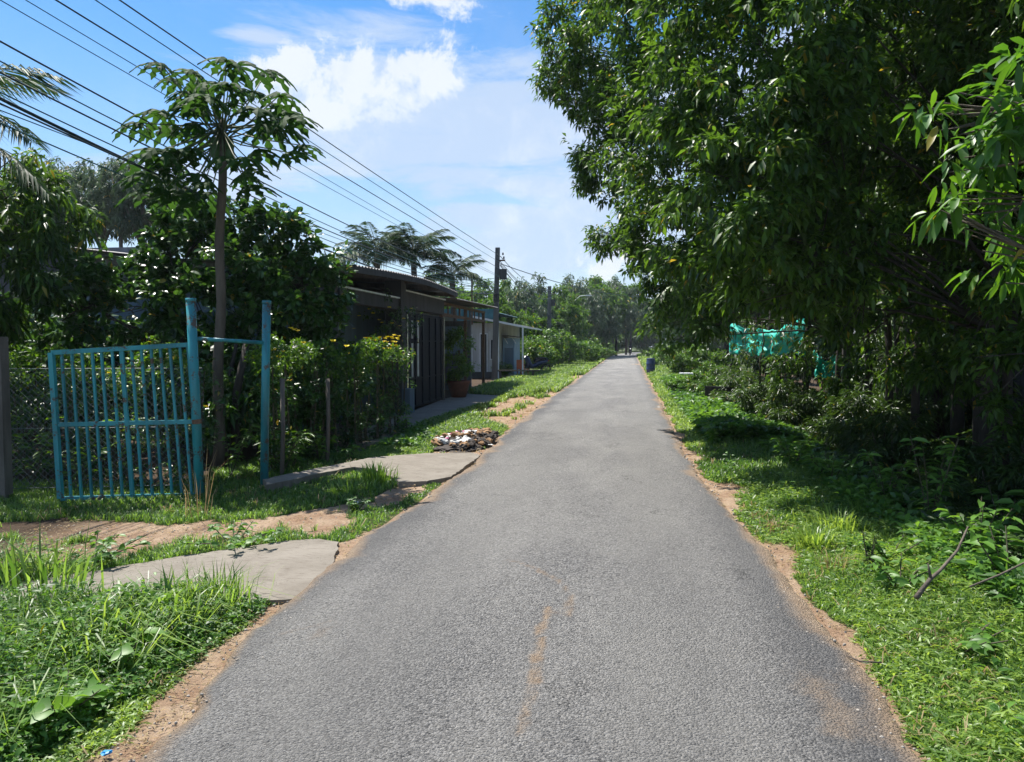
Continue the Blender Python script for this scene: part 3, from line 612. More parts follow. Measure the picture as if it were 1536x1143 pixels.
# shed / green net / dark wall behind the trees on the right
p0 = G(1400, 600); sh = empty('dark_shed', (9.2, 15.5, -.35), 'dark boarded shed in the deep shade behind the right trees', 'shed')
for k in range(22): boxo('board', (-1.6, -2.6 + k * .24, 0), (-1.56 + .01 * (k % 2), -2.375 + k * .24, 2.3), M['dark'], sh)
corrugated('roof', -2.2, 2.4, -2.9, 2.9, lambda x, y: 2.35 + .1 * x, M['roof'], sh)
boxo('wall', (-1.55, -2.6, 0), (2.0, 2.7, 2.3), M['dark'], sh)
for k in range(5):
    q = AtY(1403 + 3 * math.sin(k * 2), 560 + 11 * k, 13.3 + .02 * k); 
a_ = AtY(1196, 478, 19.0); b_ = AtY(1100, 540, 21.0)
def netting(name, c0, c1, z0, z1, label, seed):
    nu, nv = 46, 22; V = []
    rs = np.random.RandomState(seed)
    for j in range(nv):
        for i in range(nu):
            u, v = i / (nu - 1), j / (nv - 1)
            x = c0[0] + (c1[0] - c0[0]) * u; y = c0[1] + (c1[1] - c0[1]) * u
            n = float(fbm(u * 9 + seed, v * 3, seed)) - .5; n2 = math.sin(u * 38 + 4 * n) * .05 * (1.2 - v)
            sag = -.28 * math.sin(u * math.pi) * v + (.5 * (float(fbm(u * 6 + seed, 1.5, seed + 3)) - .35)) * (1 - v) + .25 * (float(fbm(u * 8 + seed, 4.5, seed + 5)) - .5) * v
            V.append((x + n * .3 + n2 * .4, y + n2 + n * .3, z0 + (z1 - z0) * v + sag))
    F = [(j * nu + i, j * nu + i + 1, (j + 1) * nu + i + 1, (j + 1) * nu + i) for j in range(nv - 1) for i in range(nu - 1)]
    o = MB().add(V, F).build(name, M['tarp'], smooth=True); md = o.modifiers.new('t', 'SOLIDIFY'); md.thickness = .004
    return tag(o, label, 'netting')
q0 = AtY(1098, 520, 21); q1 = AtY(1206, 520, 17.5)
netting('shade_net', (q0.x, q0.y), (q1.x, q1.y), 1.4, 2.3, 'bright green shade net hung behind the right trees, the larger one', 3)
q0 = AtY(1222, 530, 18.6); q1 = AtY(1262, 530, 17.6)
netting('shade_net', (q0.x, q0.y), (q1.x, q1.y), .9, 1.6, 'small piece of green net low between the right trunks', 5)

# ------------------------------------------------------------------ blue iron gate
B0 = G(90, 752); B1 = G(298, 742); B2 = G(397, 730)
def on(px, py, a, b):
    """point where a pixel's ray meets the vertical plane through ground points a and b"""
    d = ray(px, py); n = Vector((b.y - a.y, a.x - b.x, 0)); o = Vector((0, 0, H)); t = (a - o).dot(n) / d.dot(n); return o + d * t
gate = empty('iron_gate', (B1.x, B1.y, 0), 'turquoise painted iron bar gate leaning between its two round posts', 'gate')
GO = Vector((B1.x, B1.y, 0))
def loc(p): return Vector(p) - GO
def pipe(name, pts, r, m, parent, seg=12): return MB().tube([loc(p) for p in pts], r, seg).build(name, m, parent, smooth=True)
b1 = G(300, 742); t1 = on(286, 449, b1, B2)
p1 = pipe('gate_post', [b1 - Vector((0, 0, .15)), b1.lerp(t1, .5), t1], .052, M['teal'], gate); pipe('post_cap', [t1 - Vector((0, 0, .03)), t1 + Vector((0, 0, .012))], .058, M['teal'], p1)
b2 = G(396, 728); t2 = on(400, 452, b1, B2)
p2 = pipe('gate_post', [b2 - Vector((0, 0, .15)), b2.lerp(t2, .5), t2], .049, M['teal'], gate); pipe('post_cap', [t2 - Vector((0, 0, .03)), t2 + Vector((0, 0, .01))], .054, M['teal'], p2)
pipe('cross_bar', [on(296, 508, b1, B2), on(394, 514, b1, B2)], .022, M['teal'], gate)
TL = on(77, 529, B0, B1); TR = on(283, 517, B0, B1); BL = on(91, 748, B0, B1); BR = on(302, 742, B0, B1)
TL.y -= 0
leafg = MB()
fr = MB().bar(loc(TL), loc(BL), .055, .045).build('stile', M['teal'], gate)
MB().bar(loc(TR), loc(BR), .04, .04).build('stile', M['teal'], gate)
MB().bar(loc(TL), loc(TR), .04, .05).build('rail', M['teal'], gate); MB().bar(loc(BL), loc(BR), .04, .045).build('rail', M['teal'], gate)
ML = TL.lerp(BL, .49); MR = TR.lerp(BR, .51); MB().bar(loc(ML), loc(MR), .035, .045).build('rail', M['teal'], gate)
nb = 13
for k in range(1, nb + 1):
    s = k / (nb + 1); thick = .045 if k == 7 else .024
    p = TL.lerp(TR, s); q = BL.lerp(BR, s); nudge = random.uniform(-.006, .006); p.x += nudge
    MB().bar(loc(p), loc(q), thick, .024).build('bar', M['teal'], gate)
MB().bar(loc(MR) + Vector((.0, -.05, .0)), loc(MR) + Vector((.1, -.05, .01)), .03, .05).build('latch', M['rust'], gate)

# chain link fence behind the gate, grey posts
def chainlink(name, a, b, z0, z1, label, pitch=.075):
    a = Vector(a); b = Vector(b); L = (b - a).length; d = (b - a).normalized(); hh = z1 - z0; mb = MB(); r = .0022
    n = int((L + hh) / pitch)
    for s in (1, -1):
        for k in range(-int(hh / pitch), int(L / pitch) + 1):
            u0 = k * pitch; u1 = u0 + hh; za, zb = (z0, z1) if s > 0 else (z1, z0)
            t0 = max(0, -u0 / hh); t1 = min(1, (L - u0) / hh)
            if t1 <= t0: continue
            p = a + d * (u0 + hh * t0); q = a + d * (u0 + hh * t1); p.z = za + (zb - za) * t0; q.z = za + (zb - za) * t1
            mb.tube([p, q], r, 3, cap=False)
    for z in (z0, (z0 + z1) / 2, z1):
        mb.tube([(a.x, a.y, z), (b.x, b.y, z)], .003, 4)
    return mb
back = Vector((-.12, .35, 0))
fA = G(-160, 752) + back; fB = B1 + back
cf = empty('wire_fence', (fA.x, fA.y, 0), 'sagging chain link fence behind the turquoise gate', 'fence')
o = chainlink('mesh', fA, fB, .05, 1.42, '').build('wire_mesh', M['wire'], cf); o.data.transform(Matrix.Translation(-Vector((fA.x, fA.y, 0)))); tag(o, kind='stuff')
pf = G(7, 745)
tp = MB().bar((0, 0, -.2), (0, 0, 1.78), .115, .115)
tag(tp.build('fence_post', M['grey_post'], loc=(pf.x, pf.y, 0)), 'weathered grey square fence post at the left edge', 'post')
q = G(560, 668); 
for i, (px, py, hgt, lab) in enumerate(((455, 712, 1.25, 'thin grey stake in the hedge right of the blue post'), (520, 692, 1.2, 'thin grey stake at the hedge foot nearer the house'))):
    g = G(px, py); tag(MB().tube([(0, 0, -.2), (.03, 0, .6), (.02, .02, hgt)], .03, 7).build('stake', M['grey_post'], loc=(g.x - .3, g.y, 0), smooth=True), lab, 'stake')

# ------------------------------------------------------------------ utility poles, wires
def upole(x, y, hgt, label, w0=.125, w1=.10, lean=0.0, box=True):
    r = empty('utility_pole', (x, y, 0), label, 'pole', 'concrete utility poles along the left verge')
    # tapered H-section
    def ring(w, z, l): return [(-w + l, -w * .8, z), (w + l, -w * .8, z), (w + l, w * .8, z), (-w + l, w * .8, z)]
    V = ring(w0, -.3, 0) + ring(w1, hgt, lean); MB().add(V, [(0, 3, 2, 1), (4, 5, 6, 7), (0, 1, 5, 4), (1, 2, 6, 5), (2, 3, 7, 6), (3, 0, 4, 7)]).build('shaft', M['pole'], r)
    if box:
        MB().box((lean + .11, -.16, hgt - 1.5), (lean + .42, .1, hgt - 1.02)).build('junction_box', M['conc_dark'], r)
        MB().bar((lean, 0, hgt - .62), (lean + .36, -.05, hgt - .6), .05, .07).build('bracket', M['rust'], r)
        for dx, z in ((.30, -.48), (.26, -.3)): MB().lathe([(.03, 0), (.045, .03), (.03, .06), (.045, .09), (.02, .12)], 8, (lean + dx, -.05, hgt + z - .06)).build('insulator', M['conc_dark'], r, smooth=True)
        for k in range(3): MB().tube([(lean + .2 + .05 * math.sin(a * 1.05 + k) + .12 * math.sin(a * .6), -.1 + .05 * math.cos(a), hgt - 1.5 - .07 * a - .05 * k) for a in range(14)], .008, 4).build('loose_wire', M['cable'], r)
        MB().tube([(lean * .6 + .15, -.1, hgt - 2.4), (lean * .5 + .17, -.12, 3), (.2, -.15, 1.4), (.19, -.16, 0)], .014, 5).build('down_cable', M['cable'], r)
        MB().lathe([(.15, -.0), (.15, .35)], 10, (lean * .6, 0, hgt - 2.55)).build('collar', M['conc_dark'], r)
    return r
g = G(741, 570); PX, PY = g.x - .05, 36.0
upole(PX, PY, 6.25, 'tall leaning concrete utility pole with junction box, nearest on the left verge', lean=.18)
upole(-5.9, 58.5, 6.1, 'second concrete utility pole wrapped in climbing vines behind the roadside bushes', .17, .13, 0.05)
upole(-6.1, 84, 5.2, 'short pale utility pole, third along the left verge', .13, .1, box=False)
upole(-5.6, 103, 5.6, 'faint pale utility pole, farthest one by the dark wood', .12, .09, -.1, box=False)
upole(-1.6, 125, 3.6, 'thin pale post beside the motorcycle rider', .05, .04, 0, box=False)
lp = empty('street_lamp', (-5.2, 84, 0), 'street lamp with thin curved arm above the far left bushes', 'street lamp')
MB().tube([(-.9, 0, 2), (-.9, 0, 5.5), (-.6, 0, 6.3), (.1, 0, 6.9), (.9, 0, 7.0)], [.05, .05, .04, .04, .04], 8).build('arm', M['white'], lp, smooth=True)
MB().box((.8, -.12, 6.92), (1.4, .12, 7.02)).build('lamp_head', M['white'], lp)
def wire(A, Bp, sag, r, m, label, group, nseg=40):
    A = Vector(A); Bp = Vector(Bp); pts = []
    for i in range(nseg + 1):
        t = i / nseg; p = A.lerp(Bp, t); p.z -= 4 * sag * t * (1 - t); pts.append(p)
    return tag(MB().tube(pts, r, 5).build('overhead_cable', m, smooth=True), label, 'cable', group)
Wt = (PX + .3, PY)
near = [  # z at pole, x,y,z at the near end, sag, radius, mat, label, group
    (5.85, -6.5, -6, 6.25, .12, .011, 'cable', 'uppermost dark power cable reaching the near pole', None),
    (5.55, -6.5, -6, 6.15, .15, .008, 'cable_teal', 'thin teal cable just under the uppermost power cable', None),
    (5.25, -6.9, -6, 6.1, .14, .011, 'cable', 'second dark power cable from the top, above the papaya', None),
    (4.9, -6.7, -6, 5.95, .22, .006, 'cable_teal', 'thin teal cable of the fine pair crossing the upper left sky', 'fine teal pair'),
    (4.85, -6.8, -6, 5.9, .3, .006, 'cable_teal', 'thin teal cable of the fine pair crossing the upper left sky', 'fine teal pair')]
for z, x, y, z2, s, r, m_, lab, gr in near: wire((Wt[0], Wt[1], z), (x, y, z2), s, r, M[m_], lab, gr)
for k in range(6):
    wire((PX + .1 + .03 * k, PY, 4.62 - .05 * k), (-6.6 - .05 * k, -6, 5.95 - .07 * k), .8 + .1 * k + .05 * (k % 2), .0085 if k % 2 else .011, M['cable_teal'] if k % 2 else M['cable'], 'telephone cable in the sagging bundle behind the papaya', 'sagging cable bundle')
for dz in (0,): wire((PX + .1, PY, 4.1), (-6.9, -6, 6.1), 1.3, .02, M['cable'], 'thickest black cable, lowest of those sagging to the pole', None)
wire((PX - .5, PY - 3, 4.2), (-7.6, -6, 4.75), .12, .007, M['cable_teal'], 'lone thin teal cable crossing low over the coconut frond', None)
for z, z2, s, k in ((5.85, 5.8, .5, 0), (5.6, 5.5, .6, 1), (5.4, 5.3, .7, 2)):
    wire((Wt[0], Wt[1], z), (-5.6, 58.5, z2), s, .016, M['cable'], 'far cable running between the first two poles', 'cables between first and second pole')
    wire((-5.6, 58.5, z2), (-5.9, 84, z2 - .5), .6, .016, M['cable'], 'far cable running on from the second pole', 'cables beyond the second pole')
wire((Wt[0], Wt[1], 5.5), (5.5, 70, 6.3), .9, .018, M['cable'], 'cable crossing the lane from the first pole to the right trees', None)
wire((Wt[0], Wt[1], 5.5), (-3.9, 50, 2.6), .1, .012, M['cable'], 'service cable slanting down right of the first pole', 'slanting service cables')
wire((Wt[0], Wt[1], 5.45), (-4.3, 50, 2.4), .12, .012, M['cable'], 'service cable slanting down right of the first pole', 'slanting service cables')
for k, (zz, x, y, z) in enumerate(((4.6, -9.5, 26, 3.9), (4.3, -9, 29, 3.6), (4.8, -12, 30, 4.9))):
    wire((PX, PY, zz), (x, y, z), .25, .011, M['cable'], 'service cable running from the first pole to the house roofs', 'house service cables')
tag(MB().tube([(-7.15, 35.2, 2.6), (-7.15, 35.2, 5.0)], .045, 6).build('roof_mast', M['rust']), 'thin dark service mast on the roof left of the pole', 'mast')

# ------------------------------------------------------------------ small things at the right roadside
g = G(976, 560)
ba = empty('plastic_barrel', (g.x, g.y, .02), 'dark blue plastic barrel standing at the right road edge', 'barrel')
MB().lathe([(.02, 0), (.21, 0), (.235, .03), (.25, .2), (.262, .22), (.262, .26), (.25, .28), (.255, .5), (.266, .52), (.266, .56), (.252, .58), (.24, .74), (.225, .8), (.235, .82), (.235, .85), (.2, .86), (.19, .84), (.02, .84)], 24).build('body', M['navy'], ba, smooth=True)
for dx in (-.1, .1): MB().lathe([(.03, 0), (.035, .03), (.0, .03)], 10, (dx, 0, .84)).build('bung', M['black'], ba, smooth=True)
g = G(1046, 553)
pt = empty('plant_pot', (g.x, g.y, .35), 'red glazed plant pot standing on a concrete slab', 'plant pot')
MB().lathe([(.02, 0), (.15, 0), (.2, .3), (.24, .34), (.24, .4), (.2, .4), (.17, .3), (.02, .28)], 18).build('bowl', M['red'], pt, smooth=True)
V = leaves(np.tile([0, 0, .3], (26, 1)), nrm(rng.normal(size=(26, 3)) * [1, 1, .3] + [0, 0, .9]), rng.uniform(.2, .4, 26), .05, rng.uniform(0, 1, 26), 6, .3)
link('foliage', fastmesh('pot_foliage', *V), M['leaf_hedge'], pt)
def bench(px, py, L, w, hgt, label, m=None, rz=0.0, cat='slab', name='concrete_table'):
    g = G(px, py); r = empty(name, (g.x, g.y, -.05), label, cat, rz=rz)
    boxo('top', (-L / 2, -w / 2, hgt - .06), (L / 2, w / 2, hgt), m or M['white'], r)
    for sx in (-1, 1): boxo('leg', (sx * L * .36 - .05, -w * .38, 0), (sx * L * .36 + .05, w * .38, hgt - .06), M['conc_dark'], r)
    return r
bench(1030, 557, 1.0, .8, .42, 'pale slab topped low concrete table beside the red pot')
bench(1034, 569, .9, .7, .36, 'lower pale concrete slab nearer the road than the pot')
g = G(1092, 618, 0); r = empty('concrete_bench', (g.x, g.y, -.1), 'concrete bench with dark backrest half sunk in the right bushes', 'bench', rz=-.5)
boxo('seat', (-.62, -.2, .38), (.62, .22, .44), M['conc'], r); boxo('backrest', (-.7, .2, .46), (.62, .27, .72), M['dark'], r)
for sx in (-1, 1): boxo('leg', (sx * .45 - .05, -.18, 0), (sx * .45 + .05, .18, .38), M['conc_dark'], r)
g = G(1032, 548); sg = empty('sign_plate', (g.x + .3, g.y + 1, 0), 'small blue grey plate on a post under the right canopy', 'sign')
boxo('post', (-.03, -.03, 0), (.03, .03, 1.9), M['conc_dark'], sg); boxo('plate', (-.22, -.045, 1.35), (.3, -.035, 1.8), M['wall_blue'], sg)

# ------------------------------------------------------------------ motorcycles and rider
def motorcycle(loc, rz, label, col):
    r = empty('motorcycle', loc, label, 'motorcycle', rz=rz)
    for y in (-.62, .62):
        w = MB().tube([(0, y + .25 * math.cos(a), .29 + .25 * math.sin(a)) for a in np.linspace(0, 2 * math.pi, 21)], .045, 8, cap=False).build('wheel', M['rubber'], r, smooth=True)
        MB().tube([(-.05, y, .29), (.05, y, .29)], .07, 10).build('hub', M['steel'], w)
        for k in range(5): MB().bar((0, y, .29), (0, y + .24 * math.cos(k * 1.257), .29 + .24 * math.sin(k * 1.257)), .02, .02).build('spoke', M['steel'], w)
    b = MB(); prof = [(-.75, .78, .05), (-.6, .72, .12), (-.3, .66, .14), (0, .5, .12), (.2, .42, .12), (.42, .7, .15), (.52, .95, .14), (.56, 1.02, .05)]
    b.tube([(0, -y, z) for y, z, w in prof], [w for y, z, w in prof], 10).build('body', col, r, smooth=True)
    b = MB().tube([(0, .75, .8), (0, .5, .84), (0, .05, .8), (0, -.08, .74)], [.07, .13, .13, .06], 10).build('saddle', M['black'], r, smooth=True)
    MB().box((-.2, -.52, .38), (.2, -.46, .85)).build('leg_shield', col, r)
    MB().tube([(-.32, -.35, 1.05), (-.1, -.48, 1.0), (.1, -.48, 1.0), (.32, -.35, 1.05)], .02, 6).build('handlebar', M['black'], r, smooth=True)
    for s in (-1, 1):
        MB().tube([(s * .06, -.62, .29), (s * .06, -.46, .95)], .022, 6).build('fork', M['black'], r)
        MB().tube([(s * .28, -.44, 1.05), (s * .32, -.46, 1.2)], .01, 5).build('mirror_stem', M['black'], r)
        MB().lathe([(.01, 0), (.055, .01), (.01, .02)], 10, (s * .34, -.46, 1.2)).build('mirror', M['black'], r)
    MB().tube([(0, -.56, .98), (0, -.63, .98)], [.06, .05], 12).build('headlight', M['lamp'], r, smooth=True)
    MB().box((-.08, .72, .72), (.08, .78, .8)).build('tail_light', M['red'], r)
    return r
g = G(945, 533.5)
motorcycle((g.x, g.y, .03), 0.06, 'dark motorcycle ridden towards the camera far down the lane', M['black'])
def person_skin(name, V, E, R, m, parent, sub=1):
    me = bpy.data.meshes.new(name); me.from_pydata(V, E, []); o = link(name, me, m, parent)
    md = o.modifiers.new('skin', 'SKIN'); md.use_smooth_shade = True
    for i, rr in enumerate(R): me.skin_vertices[0].data[i].radius = (rr, rr)
    me.skin_vertices[0].data[0].use_root = True
    s = o.modifiers.new('sub', 'SUBSURF'); s.levels = sub; s.render_levels = sub
    return o
pr = empty('person', (g.x, g.y, .03), 'rider in dark clothes and helmet sitting on the far motorcycle', 'person', rz=.06)
V = [(0, .15, .88), (0, .1, 1.1), (0, .06, 1.32), (0, .04, 1.42), (0, .02, 1.5), (0, 0, 1.6),
     (-.2, .05, 1.36), (-.27, -.1, 1.15), (-.28, -.33, 1.07), (.2, .05, 1.36), (.27, -.1, 1.15), (.28, -.33, 1.07),
     (-.12, .1, .86), (-.2, -.22, .78), (-.17, -.15, .38), (-.17, -.28, .3), (.12, .1, .86), (.2, -.22, .78), (.17, -.15, .38), (.17, -.28, .3)]
E = [(0, 1), (1, 2), (2, 3), (3, 4), (4, 5), (2, 6), (6, 7), (7, 8), (2, 9), (9, 10), (10, 11), (0, 12), (12, 13), (13, 14), (14, 15), (0, 16), (16, 17), (17, 18), (18, 19)]
R = [.15, .15, .17, .07, .06, .09, .07, .05, .035, .07, .05, .035, .1, .08, .055, .04, .1, .08, .055, .04]
V = V; o = person_skin('body', V, E, R, M['cloth'], pr)
MB().lathe([(.03, 0), (.115, .03), (.135, .1), (.125, .18), (.08, .24), (.0, .26)], 14, (0, 0, 1.48)).build('helmet', M['black'], pr, smooth=True)
MB().lathe([(.03, 0), (.07, .02), (.085, .08), (.07, .12)], 10, (0, -.045, 1.5)).build('face', M['skin'], pr, smooth=True)
for s in (-1, 1): MB().lathe([(.02, -.03), (.04, 0), (.02, .04)], 8, (s * .28, -.34, 1.07)).build('hand', M['skin'], pr, smooth=True)
g = AtY(803, 560, 43); motorcycle((g.x, g.y, 0), -1.2, 'parked dark blue motorcycle under the bushes at the left verge', M['navy'])
g = AtY(784, 560, 38.5); r = empty('garden_chair', (g.x, g.y, 0), 'orange plastic chair in front of the left bushes', 'chair', rz=.7)
boxo('seat', (-.22, -.22, .42), (.22, .22, .45), M['orange'], r); boxo('backrest', (-.22, .2, .45), (.22, .24, .9), M['orange'], r)
for sx in (-1, 1):
    for sy in (-1, 1): boxo('leg', (sx * .2 - .02, sy * .19 - .02, 0), (sx * .2 + .02, sy * .19 + .02, .42), M['orange'], r)
g = AtY(775, 560, 41); bench(775, 569, 2.2, .4, .5, 'low dark wooden bench before the orange chair', M['dark'], 0.2, 'bench', 'wooden_bench')

# potted shrub by the forecourt
g = AtY(688, 560, 23.6); r = empty('potted_shrub', (g.x, g.y, 0), 'leafy green shrub in a big terracotta pot beyond the black gate', 'plant')
MB().lathe([(.02, 0), (.22, 0), (.31, .3), (.35, .46), (.38, .48), (.38, .55), (.32, .55), (.3, .42), (.02, .4)], 20).build('pot', M['terra'], r, smooth=True)
MB().tube([(0, 0, .5), (.05, 0, 1.0), (0, .05, 1.5)], .04, 6).build('stem', M['twig'], r)
V = foliage([((0, 0, 1.1), .48), ((.15, 0, 1.75), .45), ((-.1, .1, 1.45), .48), ((.1, 0, .8), .42)], 75, .10, .05, 7, 4, .25, .1)
link('foliage', fastmesh('shrub_foliage', *V), M['leaf_hedge'], r)

# ------------------------------------------------------------------ litter and sticks
g = G(700, 664); hp = empty('rubbish_heap', (g.x, g.y, .0), 'small heap of burnt household rubbish on the left verge beside the road', 'rubbish')
def crumple(s, seed, flat=.5):
    bm = bmesh.new(); bmesh.ops.create_icosphere(bm, subdivisions=2, radius=s); rs = random.Random(seed)
    for v in bm.verts: v.co *= rs.uniform(.55, 1.25); v.co.z *= flat
    me = bpy.data.meshes.new('scrap'); bm.to_mesh(me); bm.free(); return me
protos = {k: [crumple(.055 * (1 + .3 * j), 3 * j + hash(k) % 1 + i * 7) for j in range(3)] for i, k in enumerate(('paper', 'pink', 'ash', 'brownp'))}
for k in protos:
    for me in protos[k]: me.materials.append(M[k])
bmh = bmesh.new(); bmesh.ops.create_icosphere(bmh, subdivisions=4, radius=1)
for v in bmh.verts:
    n_ = float(fbm(v.co.x * 5 + 9, v.co.y * 5 + v.co.z * 4, 77)); v.co *= .75 + .5 * n_; v.co.x *= .48; v.co.y *= 1.15; v.co.z *= .09
me = bpy.data.meshes.new('heap_base'); bmh.to_mesh(me); bmh.free(); link('ash_mound', me, M['ash'], hp)
for k in range(130):
    kind = random.choices(['paper', 'ash', 'brownp', 'pink'], [.30, .26, .40, .04])[0]
    a, rr = random.uniform(0, 6.28), random.random() ** .6; x, y = .5 * rr * math.cos(a), 1.15 * rr * math.sin(a)
    if kind == 'paper' and x > .15: kind = 'ash'
    o = link('scrap', random.choice(protos[kind]), None, hp, (x, y, .075 + .10 * (1 - rr))); o.rotation_euler = (random.uniform(-.4, .4), random.uniform(-.4, .4), random.uniform(0, 6)); s = random.uniform(.5, 1.3); o.scale = (s, s, s)
def litter(px, py, m, s, label, flat=.4):
    g = G(px, py); o = link('litter', crumple(s, int(px), flat), M[m]); o.location = (g.x, g.y, s * .4); return tag(o, label, 'litter')
litter(531, 757, 'paper', .045, 'crumpled white plastic bag caught in a weed on the left verge')
litter(160, 1132, 'bluep', .022, 'scrap of bright blue plastic in the near left weeds')
litter(1105, 1022, 'paper', .02, 'small pale paper scrap at the right edge of the road near the front', .3)
litter(988, 612, 'paper', .05, 'white scrap on the right road edge in the middle distance', .3)
litter(300, 742, 'paper', .05, 'pale scrap at the foot of the gate post', .3)
litter(735, 669, 'paper', .06, 'flat white scrap between rubbish heap and road', .15)
# the forked dead stick leaning in the right weeds
g = G(1374, 900); st = empty('dead_branch', (g.x, g.y, .0), 'bent dead branch leaning in the right foreground weeds', 'branch')
P = [At(1374, 897, 4.45), At(1396, 868, 4.5), At(1410, 856, 4.55), At(1436, 826, 4.7), At(1452, 790, 4.9)]
o_ = Vector((g.x, g.y, 0))
MB().tube([p - o_ for p in P], [.016, .012, .010, .008, .005], 7).build('stem', M['bark_pale'], st, smooth=True)
MB().tube([P[1] - o_, At(1392, 845, 4.5) - o_], [.01, .004], 6).build('fork', M['bark_pale'], st, smooth=True)
P = [At(1455, 880, 4.5), At(1500, 862, 4.6), At(1545, 840, 4.7)]
tag(MB().tube(P, .006, 6).build('twig', M['bark_pale'], smooth=True), 'straight pale twig lying in weeds at the right edge', 'twig')
P = [G(1268, 1035), G(1292, 1050, .01), G(1318, 1052, .01)]
P = [G(1270, 983, .03), G(1290, 992, .03), G(1322, 994, .03)]
tag(MB().tube(P, [.003, .006, .004], 6).build('straw', M['dry'] if False else M['bark_pale'], smooth=True), 'pale dry straw lying across the sandy right road edge', 'straw')

# ------------------------------------------------------------------ grass and weeds (stuff)
def slabmask(x, y):
    m = np.zeros(np.shape(x), bool)
    for p in (slab1, slab2, slab3): m |= inpoly(x, y, p)
    return m
def scatter(n, x0, x1, y0, y1, powy=2.0):
    u = rng.uniform(0, 1, n)
    if powy == 1: y = y0 * (y1 / y0) ** u
    else:
        a = 1 - powy; y = (y0 ** a + u * (y1 ** a - y0 ** a)) ** (1 / a)
    x = rng.uniform(x0, x1, n); return x, y
def offroad(x, y, mg=.02): return (x < xl(y) - mg) | (x > xr(y) + mg)
def grassify(name, n, x0, x1, y0, y1, hf, powy, mat_, label, dthr=.5, w=.0035, tall=0.0, cond=None, leanr=(.3, 1.2), clump=4):
    x, y = scatter(n // clump, x0, x1, y0, y1, powy)
    x = np.repeat(x, clump) + rng.normal(size=len(x) * clump) * .018 * np.repeat(np.clip(y / 5, 1, 6), clump); y = np.repeat(y, clump) + rng.normal(size=len(y) * clump) * .018 * np.repeat(np.clip(y / 5, 1, 6), clump)
    d = dirtmask(x, y) + (fbm(x * 6, y * 6, 71) - .5) * 1.5
    k = offroad(x, y) & (d < dthr) & ~slabmask(x, y)
    if cond is not None: k &= cond(x, y)
    x, y = x[k], y[k]; z = gz(x, y); n = len(x)
    hh = hf(x, y) * rng.uniform(.55, 1.3, n); sc = np.clip(y / 6, 1, 14)
    V = blades(np.stack([x, y, z], 1), hh, w * sc * rng.uniform(.6, 1.4, n), rng.uniform(*leanr, n), np.clip(rng.uniform(.05, .75, n) + (fbm(x * 1.3, y * 1.0, 81) - .5) * .9, 0, 1))
    o = link(name, fastmesh(name, *V), mat_); return tag(o, label, 'grass', kind='stuff')
def hR(x, y):
    e = x - xr(y); return .03 + .035 * np.clip(e / .5, 0, 1) + .07 * np.clip((e - .5) / .8, 0, 1) * (.3 + fbm(x * 1.5, y * 1.2, 91)) + .05 * np.clip((y - 6) / 8, 0, 1) + .12 * np.clip((y - 18) / 15, 0, 1) * np.clip(e / .4, 0, 1)
def hL(x, y):
    e = xl(y) - x; return .03 + .05 * np.clip(e / .5, 0, 1) * (.4 + fbm(x * 1.3, y, 93)) + .10 * np.clip((y - 11.5) / 3, 0, 1) * np.clip(e / .3, 0, 1) + .12 * np.clip((y - 22) / 8, 0, 1)
grassify('verge_grass', 150000, .8, 3.6, 2.6, 13, hR, 2.0, M['grass'], 'short green grass of the right verge near the camera', w=.0036)
grassify('verge_grass', 70000, .9, 5.0, 13, 60, hR, 1.8, M['grass_y'], 'longer green grass of the right verge farther down the lane')
grassify('verge_grass', 130000, -9, -2.0, 4.6, 13, hL, 2.0, M['grass'], 'short patchy grass between gate, concrete aprons and road', dthr=.42, cond=lambda x, y: x > -7.6)
grassify('verge_grass', 110000, -6.2, -2.2, 11, 30, hL, 1.8, M['grass_y'], 'lush grass of the left verge before the dark house', cond=lambda x, y: x > -5.0 + .0 * y)
grassify('verge_grass', 90000, -6.2, -2.2, 26, 120, lambda x, y: .28 + 0 * x, 1.7, M['grass_y'], 'tall grass of the far left verge beneath poles and bushes', cond=lambda x, y: x > -5.4)
grassify('verge_grass', 30000, .8, 8, 50, 170, lambda x, y: .3 + 0 * x, 1.7, M['grass_y'], 'tall grass of the far right verge by the barrel and beyond')
# the carpet of broad bladed ground cover: short fat leaves close to the soil
def carpet(name, n, x0, x1, y0, y1, L, Wd, lift, mat_, label, cond, powy=2.0, dthr=.55, detail=4, up=.35):
    x, y = scatter(n // 5, x0, x1, y0, y1, powy); x = np.repeat(x, 5); y = np.repeat(y, 5)
    d = dirtmask(x, y) + (fbm(x * 4, y * 4, 72) - .5) * .9
    k = offroad(x, y, -.02) & (d < dthr) & ~slabmask(x, y) & cond(x, y); x, y = x[k], y[k]; n = len(x)
    x = x + rng.normal(size=n) * .015; y = y + rng.normal(size=n) * .015
    z = gz(x, y) + rng.uniform(0, 1, n) * lift(x, y); Dd = runit(n) * [1, 1, .4] + np.array([0, 0, up]); s = rng.uniform(.6, 1.3, n) * np.clip(y / 6, 1, 5 if L < .065 else 1.7)
    V = leaves(np.stack([x, y, z], 1), Dd, L * s, Wd * s, np.clip(rng.uniform(.1, .8, n) + (fbm(x * 2, y * 2, 83) - .5) * .7, 0, 1), detail, .35)
    return tag(link(name, fastmesh(name, *V), mat_), label, 'ground cover', kind='stuff')
carpet('ground_cover', 60000, 1.0, 3.2, 2.6, 10, .062, .0125, lambda x, y: .015 + (.03 + .16 * fbm(x * 3, y * 3, 48) ** 2) * np.clip((x - xr(y)) * 1.6, 0, 1), M['grass_y'], 'broad bladed carpet grass filling the right foreground', lambda x, y: x - xr(y) < 1.9)
